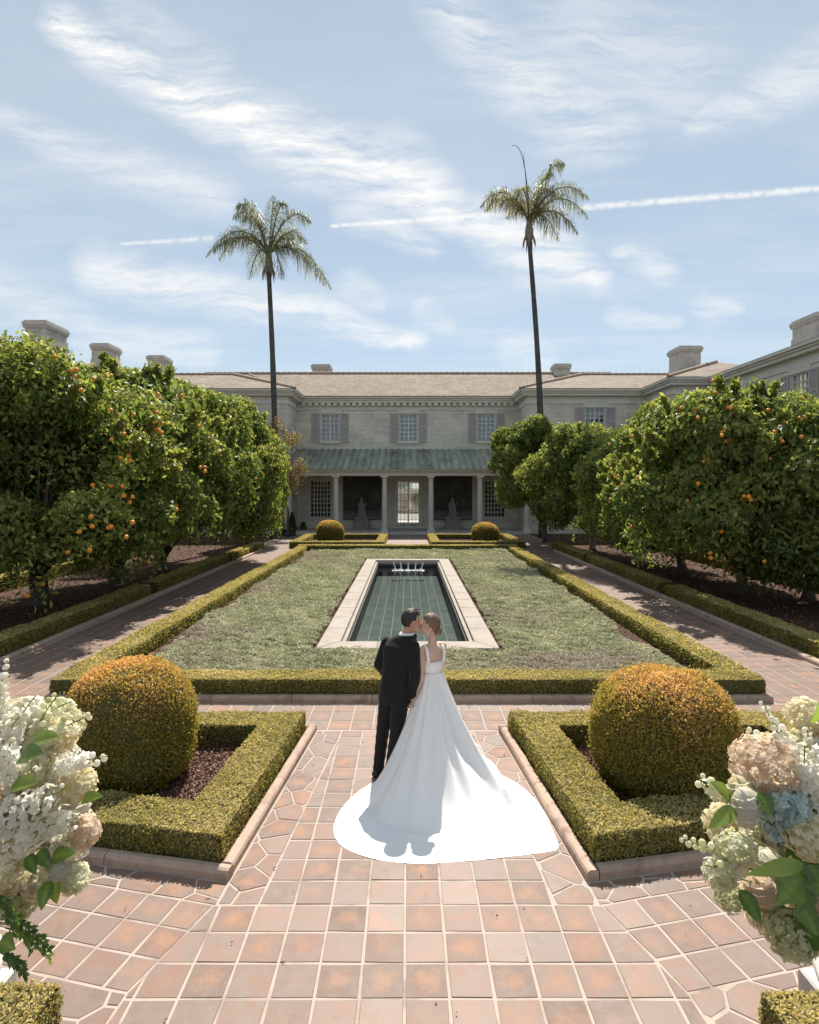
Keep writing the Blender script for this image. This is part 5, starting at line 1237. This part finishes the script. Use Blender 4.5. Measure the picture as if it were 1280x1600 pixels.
ea.build('earrings', M['gold'] if 'gold' in M else M['shirt'], bw, smooth=True)
# bodice: snug shell open low at the back, straps over the shoulders
bo = MB(); rg = []
for z, x, a, d in ((1.165, .27, .119, .099), (1.20, .27, .117, .097), (1.26, .269, .126, .100), (1.315, .268, .135, .102)):
    rg.append(ell((x, 6.61, z), br, bf, a, d, 36))
top = rg[-1].copy(); th = np.arange(36)*2*pi/36; top[:, 2] += .075*np.clip(np.sin(th)*1.6-.2, 0, 1)+.02*np.clip(np.abs(np.cos(th))*2-1.15, 0, 1); rg[-1] = top
bo.loft(rg, False); V2, F2 = shell(np.vstack(bo.V), bo.F, .004, None); obj('bodice', V2, F2, M['gown'], bw, smooth=True)
for s in (-1, 1):
    pl = [ell((.268, 6.61, 1.315), br, bf, .137, .104, 36)[i] for i in (0,)]
    B0 = np.array((.268, 6.61, 1.30))+br*s*.098-bf*.082; B1 = np.array((.27, 6.61, 1.42))+br*s*.108-bf*.072; B2 = np.array((.27, 6.61, 1.492))+br*s*.104-bf*.005; B3 = np.array((.27, 6.61, 1.43))+br*s*.098+bf*.082; B4 = np.array((.268, 6.61, 1.33))+br*s*.08+bf*.104
    mb = MB(); cur = []; P5 = [B0, (B0+B1)/2-bf*.006, B1, (B1+B2)/2-bf*.014, B2, (B2+B3)/2+bf*.016, B3, B4]
    for i, p in enumerate(P5):
        tg = unit(P5[min(i+1, 7)]-P5[max(i-1, 0)]); wdir = unit(np.cross(tg, np.cross(br*s, tg))); cur.append(ell(p, br, unit(np.cross(tg, br)), .019, .0035, 10))
    mb.loft(cur); mb.build('strap', M['gown'], bw, smooth=True)
wb = MB(); wb.loft([ell((.27, 6.61, z), br, bf, a, d, 36) for z, a, d in ((1.160, .122, .102), (1.164, .126, .106), (1.182, .126, .106), (1.187, .121, .101))], False); wb.build('waistband', M['gown'], bw, smooth=True)
# skirt and train in one sheet: cone from the waist that runs out along the ground to a traced hem
def gown():
    hem = [(600, 1216), (572, 1230), (545, 1250), (527, 1275), (521, 1293), (524, 1310), (535, 1323), (560, 1335), (590, 1343), (620, 1347), (655, 1349), (690, 1348), (725, 1345), (760, 1342), (795, 1338), (830, 1334), (860, 1330), (876, 1327), (868, 1308), (858, 1285), (846, 1262), (828, 1240), (808, 1224), (782, 1211)]
    Hm = [G(*p, .02)[:2] for p in hem]+[np.array(p) for p in ((.92, 6.90), (.74, 7.05), (.50, 7.10), (.26, 7.08), (.05, 6.98), (-.10, 6.84))]
    Hm.append(np.array((-.20, 6.72)))
    Hm = np.array(Hm); ctr = np.array((.30, 6.55))
    ang = np.arctan2(Hm[:, 1]-ctr[1], Hm[:, 0]-ctr[0]); rad = np.linalg.norm(Hm-ctr, axis=1); o_ = np.argsort(ang); ang, rad = ang[o_], rad[o_]
    NA, NS, NG = 320, 60, 44; th = np.linspace(-pi, pi, NA, endpoint=False); HR = np.interp(th, ang, rad, period=2*pi)
    for _ in range(3): HR = (np.roll(HR, 1)+HR*2+np.roll(HR, -1))/4
    dirv = np.c_[np.cos(th), np.sin(th)]
    # radius where the cone meets the ground
    bk = np.clip(-np.sin(th), 0, 1); rt = np.clip(np.cos(th), 0, 1); lf_ = np.clip(-np.cos(th), 0, 1)
    FR = .54+.50*bk**1.1+.26*rt**1.3+.10*lf_; FR = np.minimum(FR, HR*.90)
    wst = ell((.27, 6.61, 1.17), br, bf, .121, .101, NA); wa = np.unwrap(np.arctan2(wst[:, 1]-6.61, wst[:, 0]-.27)); 
    wr = np.interp(th, np.sort((wa+pi) % (2*pi)-pi), np.linalg.norm(wst[:, :2]-(.27, 6.61), axis=1)[np.argsort((wa+pi) % (2*pi)-pi)], period=2*pi)
    rows = []; rngp = np.random.default_rng(4); ph = rngp.uniform(0, 6.28, 8)
    sh = lambda x: 1-1.6*np.abs(np.sin(x/2))**.8
    fold = .62*sh(th*9+ph[0]+.8*np.sin(th*2))+.45*sh(th*5+ph[1])+.28*np.sin(th*16+ph[2])+.12*np.sin(th*27+ph[3])
    cw = np.array((.27, 6.61))
    for k in range(NS+1):
        s_ = k/NS; z = 1.172*(1-s_)**1.42; flare = .50*s_+.50*s_**1.35
        base = cw+dirv*wr[:, None]; end = ctr+dirv*FR[:, None]
        p = base*(1-flare)+end*flare
        amp = (.010+.070*sin(pi*min(1, s_*.72+.02))**.9)*(1-.55*s_**3)
        p = p+dirv*(fold*amp)[:, None]
        zz = z+.018
        rows.append(np.c_[p, np.full(NA, zz)])
    ends = rows[-1][:, :2]; pt_a, pt_b = np.array((.86, 6.66)), np.array((1.28, 5.42)); dv = pt_b-pt_a; LL = dv@dv
    for k in range(1, NG+1):
        u = k/NG; p = ends*(1-u)+(ctr+dirv*HR[:, None])*u
        z = .024+.018*(1-u)**2*(1+fold*.6)+.022*np.clip(fold, 0, 1)*(1-u)**1.3*np.clip(u*6, 0, 1)
        z = z+.010*wob(p, 7, 3)*(1-u*.3)+.004*np.abs(wob(p, 21, 6))
        tt = np.clip((p-pt_a)@dv/LL, 0, 1); dd = np.linalg.norm(p-(pt_a+tt[:, None]*dv), axis=1)
        rid = np.exp(-(dd/.040)**2)*(.15*(1-tt)+.085)*np.clip(1.25-np.abs(tt-.5)*1.2, 0, 1)*(1+.25*wob(p, 12, 8))
        tt2 = np.clip((p-(pt_a+(.11, .0)))@dv/LL, 0, 1); d2 = np.linalg.norm(p-(pt_a+(.13, .02)+tt2[:, None]*dv*.8), axis=1)
        rid += np.exp(-(d2/.035)**2)*.035
        if u > .93: z = z-(u-.93)/.07*.010
        rows.append(np.c_[p, np.maximum(z, .0185)])
    V = np.vstack(rows); nr = len(rows); I = np.arange(NA); Fs = []
    for k in range(nr-1): Fs.append(np.c_[k*NA+I, k*NA+(I+1) % NA, (k+1)*NA+(I+1) % NA, (k+1)*NA+I])
    Fs = np.vstack(Fs)
    # soften transitions
    G_ = V.reshape(nr, NA, 3)
    for _ in range(5):
        G_[NS-14:NS+10] = (G_[NS-15:NS+9]+2*G_[NS-14:NS+10]+G_[NS-13:NS+11])/4
    V = G_.reshape(-1, 3); low_ = np.clip((.55-V[:, 2])/.3, 0, 1)
    for (ax, ay), (bx, by), wd, hh in (((.80, 6.62), (1.26, 5.42), .042, .085), ((.92, 6.60), (1.31, 5.60), .034, .060), ((.62, 6.15), (1.02, 5.40), .07, .028)):
        a_, b_ = np.array((ax, ay)), np.array((bx, by)); dv = b_-a_; tt = np.clip((V[:, :2]-a_)@dv/(dv@dv), 0, 1); off = .03*np.sin(tt*9+ax*7)
        nn_ = np.array((-dv[1], dv[0]))/np.linalg.norm(dv); dd = np.linalg.norm(V[:, :2]-(a_+tt[:, None]*dv+off[:, None]*nn_), axis=1)
        V[:, 2] += low_*np.exp(-(dd/wd)**2)*hh*(.75+.25*np.sin(tt*pi))*(1+.10*np.sin(tt*13+ay))*np.clip((1.02-tt)*8, 0, 1)
    V[:, 2] = np.maximum(V[:, 2], .0185)
    obj('skirt', V, Fs, M['gown'], bw, smooth=True)
gown()
# ================================================================== flower arrangements on stone urns
def petal_mat(name, stops, trans=.3):
    m_, t, out = new_mat(name); r = t.add('ShaderNodeAttribute', attribute_name='rnd').outputs['Fac']; col = t.ramp(r, stops)
    p = t.add('ShaderNodeBsdfPrincipled'); t.put(p.inputs['Base Color'], col); p.inputs['Roughness'].default_value = .6; p.inputs['Specular IOR Level'].default_value = .25
    tr = t.add('ShaderNodeBsdfTranslucent'); t.put(tr.inputs[0], col); mx = t.add('ShaderNodeMixShader', i_0=trans, i_1=p.outputs[0], i_2=tr.outputs[0]); t.put(out.inputs[0], mx.outputs[0]); return m_
PM = {'white': petal_mat('white_petal', [(0, (.72, .68, .52)), (.5, (.86, .83, .72)), (1, (.96, .94, .89))], .58),
      'cream': petal_mat('cream_petal', [(0, (.66, .60, .34)), (.4, (.82, .75, .52)), (1, (.90, .85, .68))], .58),
      'peach': petal_mat('peach_petal', [(0, (.62, .48, .30)), (.5, (.84, .70, .55)), (1, (.92, .82, .70))], .58),
      'blue': petal_mat('blue_petal', [(0, (.36, .48, .50)), (.5, (.58, .68, .67)), (1, (.78, .82, .72))], .5),
      'green': petal_mat('green_petal', [(0, (.42, .43, .20)), (.5, (.62, .61, .36)), (1, (.78, .76, .54))], .5),
      'mint': petal_mat('pale_green_petal', [(0, (.58, .60, .32)), (.4, (.80, .79, .56)), (1, (.90, .88, .76))], .58)}
M['big_leaf'] = leafmat('arrangement_leaf', [(0, (.05, .10, .025)), (.5, (.10, .18, .045)), (1, (.22, .30, .07))], None, .45, .30, .5)
M['stem'] = mottled('flower_stem', (.14, .20, .05), (.24, .29, .09), 30, .6)
def floret(c, n, r, rng, petals=4, cup=.25):
    t = unit(np.cross(n, unit(rng.normal(size=3)))); b = np.cross(n, t); a0 = rng.uniform(0, 6.28); V = []; Fs = []
    for k in range(petals):
        a = a0+k*2*pi/petals+rng.normal(0, .08); d = t*cos(a)+b*sin(a); s = -t*sin(a)+b*cos(a); w_ = r*(.50 if petals < 5 else .42)
        j = len(V); V += [c, c+d*r*.62+s*w_+n*r*cup*.7, c+d*r+n*r*cup*rng.uniform(.0, 1.3), c+d*r*.62-s*w_+n*r*cup*.7]
        Fs += [[j, j+1, j+2, j+3]]
    return V, Fs
def bloom(parent, c, r, col, seed, kind='hydrangea', squash=(1, 1, 1)):
    rng = np.random.default_rng(seed); c = np.array(c, float); V, Fs, A = [], [], []
    def put(v, f):
        n0 = len(V); V.extend(v); Fs.extend([[i+n0 for i in q_] for q_ in f]); A.extend([np.clip(rng.normal(.55, .25), 0, 1)]*len(v))
    if kind == 'hydrangea':
        n = int(330*(r/.06)**1.7); n = min(max(n, 70), 700); fr = .0088*rng.uniform(.9, 1.15)
        for i in range(n):
            z = 1-2*(i+.5)/n; a = i*2.39996+rng.normal(0, .1); s = sqrt(1-z*z); nn = unit(np.array((s*cos(a), s*sin(a), z))+rng.normal(0, .12, 3)); put(*floret(nn*r*np.array(squash)*rng.uniform(.86, 1.06), unit(nn+rng.normal(0, .25, 3)), fr*rng.uniform(.8, 1.25), rng))
    else:                                               # peony / rose: overlapping cupped petals
        n = 90
        for i in range(n):
            z = 1-1.8*(i+.5)/n; a = i*2.39996; s = sqrt(max(0, 1-z*z)); nn = np.array((s*cos(a), s*sin(a), z)); up = np.array((0, 0, 1.)); q = .62+.42*((i % 5)/5)
            base = nn*r*.25; tip = unit(nn+up*.35)*r*q*np.array(squash); sd_ = unit(np.cross(nn, up+.01))*r*.30; mid = (base+tip)/2+nn*r*.16
            m2 = tip*.85+nn*r*.06; j = [base, mid-sd_, mid+sd_, m2-sd_*.8, m2+sd_*.8, tip+rng.normal(0, .05, 3)*r]; put(j, [[0, 1, 2], [1, 3, 4, 2], [3, 5, 4]])
    core = MB(); core.ball((0, 0, 0), r*.80*squash[0], r*.80*squash[1], r*.80*squash[2], 14, 10); n0 = len(V); V.extend(core.V[0]); Fs.extend([[i+n0 for i in q_] for q_ in core.F]); A.extend([.3]*len(core.V[0]))
    me = mesh(kind+'_bloom', np.array(V), Fs, PM[col], {'rnd': np.array(A)}); return link({'hydrangea': 'hydrangea_bloom', 'peony': 'peony_bloom'}[kind], me, c, parent)
def spike(parent, a, b, r0, col, seed, buds=.35, bend=.12):
    "stock or larkspur stem: florets at the bottom thinning to round buds at the tip"
    rng = np.random.default_rng(seed); a, b = np.array(a, float), np.array(b, float); L = np.linalg.norm(b-a); t = unit(b-a); sdv = unit(np.cross(t, (0, 1., 0))); V, Fs, A, mi = [], [], [], []
    cv = lambda u: a+(b-a)*u+sdv*bend*L*sin(u*pi)*.5
    def put(v, f, m_=0):
        n0 = len(V); V.extend(list(v)); Fs.extend([[i+n0 for i in q_] for q_ in f]); A.extend([np.clip(rng.normal(.6, .25), 0, 1)]*len(v)); mi.extend([m_]*len(f))
    mb = MB(); mb.tube([cv(u) for u in np.linspace(-.1, 1, 8)], np.linspace(.0024, .0014, 8), 5); put(mb.V[0], mb.F, 1)
    n = int(L/.0028)
    for i in range(n):
        u = i/n; p = cv(u); ang = i*2.39996; w_ = unit(np.cross(t, (0, 0, 1.)) if abs(t[2]) < .95 else np.array((1., 0, 0))); v_ = np.cross(t, w_); d = w_*cos(ang)+v_*sin(ang)
        if u < 1-buds:
            rr = r0*(1-.45*u/(1-buds)); q_ = p+d*rr*rng.uniform(.5, 1); put(*floret(q_, unit(d+t*.4+rng.normal(0, .25, 3)), .0125*rng.uniform(.8, 1.25), rng, 5, .45))
        elif i % 4 == 0:
            k_ = (u-(1-buds))/buds; rr = r0*1.0*(1-.62*k_); bb = MB(); bb.ball(p+d*rr*.9, .0098*(1-.4*k_)*rng.uniform(.85, 1.2), seg=7, rin=5); put(bb.V[0], bb.F); st = MB(); st.tube([p, p+d*rr*.8], .0014, 4); put(st.V[0], st.F, 1)
    V = np.array(V); o = V.mean(0); me = mesh('flower_spike', V-o, Fs, [PM[col], M['stem']], {'rnd': np.array(A)}, mi=mi); return link('flower_spike', me, o, parent)
def bigleaf(parent, base, tip, wd, nrm, rv, seed, fold=.25, lobes=0):
    rng = np.random.default_rng(seed); base, tip = np.array(base, float), np.array(tip, float); t = tip-base; L = np.linalg.norm(t); t /= L; s = unit(np.cross(t, np.array(nrm, float))); n_ = np.cross(s, t); V, Fs = [], []; N_ = 14
    for i in range(N_+1):
        u = i/N_; w_ = wd*.5*(sin(pi*u**.75)**.85)*(1+(.35*sin(u*lobes*pi*2) if lobes else .04*sin(u*40))); p = base+t*L*u-n_*L*.18*u*u
        V += [p-s*w_-n_*0+n_*w_*fold, p-s*w_*.5+n_*w_*fold*.35, p, p+s*w_*.5+n_*w_*fold*.35, p+s*w_+n_*w_*fold]
        if i: k = (i-1)*5; Fs += [[k+m_, k+m_+1, k+m_+6, k+m_+5] for m_ in range(4)]
    V = np.array(V); return obj('leaf', V, Fs, M['big_leaf'], parent, smooth=True, attrs={'rnd': np.clip(rv+np.tile((.0, .06, .38, .06, .0), N_+1)+.10*np.sin(np.repeat(np.arange(N_+1), 5)*2.6)+rng.normal(0, .04, len(V)), 0, 1)})
def spray(parent, a, b, wd, seed, rv=.35):
    "trailing twig with paired leaflets"
    rng = np.random.default_rng(seed); a, b = np.array(a, float), np.array(b, float); L = np.linalg.norm(b-a); t = unit(b-a); s = unit(np.cross(t, (0, 1., .2))); cv = lambda u: a+(b-a)*u+np.array((0, 0, .10*L*sin(u*pi)))
    mb = MB(); mb.tube([cv(u) for u in np.linspace(0, 1, 7)], .0016, 5); V = list(mb.V[0]); Fs = list(mb.F)
    for i in range(18):
        p = cv(.1+.9*i/18)
        for q_ in (-1, 1):
            d = unit(s*q_+t*.7+rng.normal(0, .2, 3)); e = unit(np.cross(d, (0, -1., .4)))*wd*.2; l = wd*rng.uniform(.7, 1.1); j = len(V); V += [p, p+d*l*.5+e, p+d*l, p+d*l*.5-e]; Fs.append([j, j+1, j+2, j+3])
    V = np.array(V); return obj('leaf_spray', V, Fs, M['big_leaf'], parent, attrs={'rnd': np.clip(rng.normal(rv, .2, len(V)), 0, 1)})
def urn(X, Y, label, plabel):
    ped = thing('pedestal', (X, Y, 0.0165), plabel, 'pedestal', 'pedestals beside the steps'); mb = MB(); mb.box(X-.36, X+.36, Y-.36, Y+.36, .017, .16, bev=.01); mb.box(X-.29, X+.29, Y-.29, Y+.29, .16, 1.20, bev=.01); mb.box(X-.34, X+.34, Y-.34, Y+.34, 1.20, 1.32, bev=.015); mb.build('shaft', M['stone'], ped)
    u = thing('stone_urn', (X, Y, 1.32), label, 'urn', 'urns beside the steps'); mb = MB(); z = 1.32
    mb.tube([(X, Y, z+h) for h in (0, .05, .07, .12, .16, .22, .34, .46, .52, .55, .56, .50)], [.16, .16, .11, .06, .07, .15, .24, .27, .30, .30, .26, .23], 24); mb.build('bowl', M['stone'], u, smooth=True)
YF = 1.52
def arrangement(s, X, Y, items, label):
    t = thing('flower_arrangement', (X, Y, 1.84), label, 'flowers', 'flower arrangements in urns'); rng = np.random.default_rng(900+s)
    fo = MB(); fo.ball((X, Y, 1.88), .19, .19, .12, 12, 8); fo.tube([(X, Y, 1.70), (X, Y, 1.95)], [.10, .05], 10); fo.build('foliage_base', M['stem'], t)
    for k in range(60):                                  # foliage filling the inside
        a = rng.uniform(0, 6.28); d = unit(np.array((cos(a), sin(a)*.8, rng.uniform(.1, 1.6)))); b0 = np.array((X-.22*s, Y+.08, 2.20))+d*.10; bigleaf(t, b0, b0+d*rng.uniform(.10, .18), rng.uniform(.05, .09), (d[0]*.3, -.4, .8), rng.uniform(0, .7), 3000+k+100*s)
    for k in range(26):
        px = (1175+rng.uniform(0, 130)) if s > 0 else rng.uniform(-30, 105); py = rng.uniform(1150, 1450) if s > 0 else rng.uniform(1110, 1400)
        if s > 0 and px < 1150+abs(py-1300)*.35: px = 1230+rng.uniform(0, 60)
        items = items+[('h', px, py, rng.uniform(24, 38), rng.uniform(22, 34), ('white', 'cream', 'cream', 'mint', 'peach')[k % 5] if s > 0 else ('white', 'cream', 'white', 'cream', 'mint')[k % 5], rng.uniform(.08, .22))]
    for i, it in enumerate(items):
        k = it[0]; sd_ = 5000+i*13+s
        if k in ('h', 'p'):
            _, px, py, rx, ry, col, dY = it; c_ = at(px, py, YF+dY); m_ = (YF+dY)/F; bloom(t, c_, rx*m_, col, sd_, 'hydrangea' if k == 'h' else 'peony', (1, 1, ry/rx))
            bs = np.array((X, Y+.05, 1.95)); st = MB(); st.tube([bs, (bs+c_)/2+(0, 0, .02), c_], .0022, 5); st.build('flower_stem', M['stem'], t)
        elif k == 's':
            _, x0, y0, x1, y1, rr, col, dY, bd = it; a, b = at(x0, y0, YF+dY), at(x1, y1, YF+dY-.02); spike(t, a, b, rr*(YF+dY)/F, col, sd_, bd)
            bs = np.array((X, Y+.05, 1.95)); st = MB(); st.tube([bs, (bs+a)/2+(0, 0, .03), a], .0022, 5); st.build('flower_stem', M['stem'], t)
        elif k == 'l':
            _, x0, y0, x1, y1, wd, rv, dY, lb = it; a, b = at(x0, y0, YF+dY), at(x1, y1, YF+dY-.05); bigleaf(t, a, b, wd*YF/F, (0, -.7, .7), rv, sd_, lobes=lb)
        elif k == 'y':
            _, x0, y0, x1, y1, wd, dY, rv = it; spray(t, at(x0, y0, YF+dY), at(x1, y1, YF+dY-.02), wd*YF/F, sd_, rv)
    return t
urn(1.42, 1.58, 'pale stone urn holding the right flowers', 'stone pedestal under the right urn'); urn(-1.42, 1.58, 'pale stone urn holding the left flowers', 'stone pedestal under the left urn')
RI = [('h', 1260, 1116, 28, 24, 'cream', .12), ('s', 1262, 1200, 1192, 1094, 15, 'white', .05, .45), ('s', 1290, 1240, 1262, 1140, 17, 'white', -.02, .25), ('s', 1240, 1180, 1166, 1140, 12, 'white', .10, .5),
      ('h', 1198, 1196, 52, 42, 'peach', .0), ('s', 1272, 1260, 1258, 1165, 17, 'white', -.06, .2), ('p', 1166, 1262, 27, 38, 'white', -.08), ('p', 1158, 1232, 24, 24, 'cream', -.04), ('h', 1132, 1288, 28, 28, 'cream', .02),
      ('h', 1228, 1262, 36, 34, 'blue', -.06), ('h', 1222, 1294, 26, 22, 'blue', -.04), ('h', 1264, 1306, 36, 34, 'cream', -.10), ('h', 1148, 1324, 30, 26, 'mint', -.04), ('h', 1126, 1364, 24, 22, 'mint', -.02), ('h', 1142, 1402, 22, 20, 'green', .02),
      ('p', 1188, 1392, 30, 27, 'peach', .0), ('h', 1238, 1462, 36, 34, 'green', .0), ('h', 1282, 1440, 24, 40, 'peach', -.02), ('s', 1128, 1240, 1090, 1212, 12, 'mint', -.02, .4), ('s', 1140, 1326, 1062, 1308, 8, 'mint', -.02, .75), ('s', 1150, 1350, 1100, 1352, 14, 'mint', -.05, .4),
      ('p', 1200, 1348, 26, 20, 'white', -.02), ('h', 1284, 1190, 34, 36, 'white', .08), ('h', 1225, 1230, 34, 30, 'peach', .14), ('h', 1180, 1330, 40, 40, 'cream', .14), ('h', 1250, 1370, 46, 44, 'cream', .14),
      ('l', 1262, 1352, 1216, 1416, 36, .55, -.14, 2), ('l', 1262, 1352, 1250, 1432, 32, .35, -.13, 2), ('l', 1264, 1350, 1292, 1408, 38, .45, -.14, 2), ('l', 1256, 1350, 1178, 1362, 22, 1.0, -.15, 0), ('l', 1156, 1390, 1192, 1442, 26, .15, -.10, 0),
      ('l', 1246, 1404, 1282, 1462, 32, .30, -.10, 0), ('l', 1150, 1262, 1112, 1290, 22, .7, -.08, 0), ('l', 1140, 1250, 1122, 1222, 26, .75, -.05, 0), ('l', 1186, 1238, 1206, 1272, 26, .35, -.08, 0), ('l', 1270, 1130, 1290, 1100, 22, .8, .0, 0), ('l', 1250, 1476, 1290, 1440, 40, .4, -.03, 0), ('l', 1236, 1336, 1250, 1300, 40, .1, .0, 0)]
arrangement(1, 1.42, 1.58, RI, 'flower arrangement with blue, peach and white blooms at the right edge')
LI = [('s', 2, 1125, 12, 1032, 12, 'white', .0, .4), ('s', 18, 1160, 55, 1088, 14, 'white', .0, .35), ('s', 52, 1160, 94, 1082, 12, 'mint', .04, .6), ('s', 60, 1170, 146, 1116, 13, 'mint', .0, .45), ('s', 70, 1215, 168, 1182, 14, 'white', -.04, .25), ('s', 60, 1130, 112, 1096, 10, 'mint', .06, .6),
      ('s', -30, 1310, 92, 1238, 30, 'white', -.10, .06), ('s', 10, 1330, 122, 1278, 26, 'white', -.08, .06), ('s', -10, 1200, 30, 1120, 26, 'white', -.02, .1), ('s', -20, 1180, 8, 1095, 24, 'white', .02, .15), ('s', 20, 1230, 16, 1160, 18, 'white', -.08, .1),
      ('h', 60, 1202, 30, 26, 'cream', -.04), ('h', 92, 1150, 26, 24, 'cream', .04), ('h', 120, 1226, 28, 26, 'cream', -.02), ('h', 44, 1118, 28, 26, 'white', .08), ('h', 12, 1150, 30, 30, 'white', .04), ('h', 8, 1242, 22, 20, 'peach', -.06), ('h', 132, 1300, 22, 24, 'peach', -.02), ('h', 75, 1225, 28, 26, 'white', .0),
      ('h', 18, 1352, 42, 38, 'cream', -.04), ('h', 64, 1372, 30, 28, 'cream', -.02), ('h', 116, 1372, 22, 20, 'mint', .0), ('p', 92, 1362, 22, 20, 'white', -.02), ('h', 24, 1404, 36, 30, 'green', .02), ('h', 108, 1322, 28, 24, 'white', .02), ('h', 4, 1300, 30, 26, 'white', .06), ('h', 66, 1290, 46, 40, 'white', .10), ('h', 40, 1180, 46, 40, 'cream', .14), ('h', 85, 1190, 34, 30, 'white', .12), ('h', 60, 1330, 46, 40, 'cream', .14), ('p', 118, 1262, 26, 24, 'white', .02),
      ('l', 32, 1182, 58, 1172, 30, .3, -.10, 0), ('l', 52, 1158, 82, 1146, 24, .8, -.08, 0), ('l', 20, 1228, 50, 1218, 24, .75, -.10, 0), ('l', 80, 1340, 108, 1330, 24, .45, -.10, 0), ('l', 60, 1330, 76, 1352, 20, .2, -.10, 0), ('l', 78, 1376, 62, 1420, 22, .45, -.10, 0), ('l', 86, 1380, 86, 1408, 18, .7, -.09, 0), ('l', 128, 1250, 152, 1240, 18, .7, -.08, 0), ('l', 44, 1336, 52, 1362, 18, .2, -.1, 0), ('l', 0, 1470, 16, 1480, 26, .5, -.1, 0),
      ('y', 2, 1430, 78, 1486, 16, -.08, .3), ('y', 8, 1450, 80, 1500, 14, -.04, .7), ('y', 2, 1490, 42, 1524, 16, -.06, .35), ('y', -10, 1400, 30, 1440, 16, -.1, .5), ('y', 20, 1440, 50, 1490, 10, -.02, .9)]
arrangement(-1, -1.42, 1.58, LI, 'flower arrangement of white stock and cream hydrangeas at the left edge')
# stone plinths of the steps at the near corners
for s, nm in ((-1, 'left'), (1, 'right')):
    x0, x1 = sorted((s*2.45, s*3.4)); mb = MB(); mb.box(x0, x1, 2.3, 3.78, .017, .20, bev=.015); tag(mb.build('stone_plinth', M['stone']), 'low pale stone plinth by the %s near hedge end' % nm, 'plinth', 'plinths by the steps')
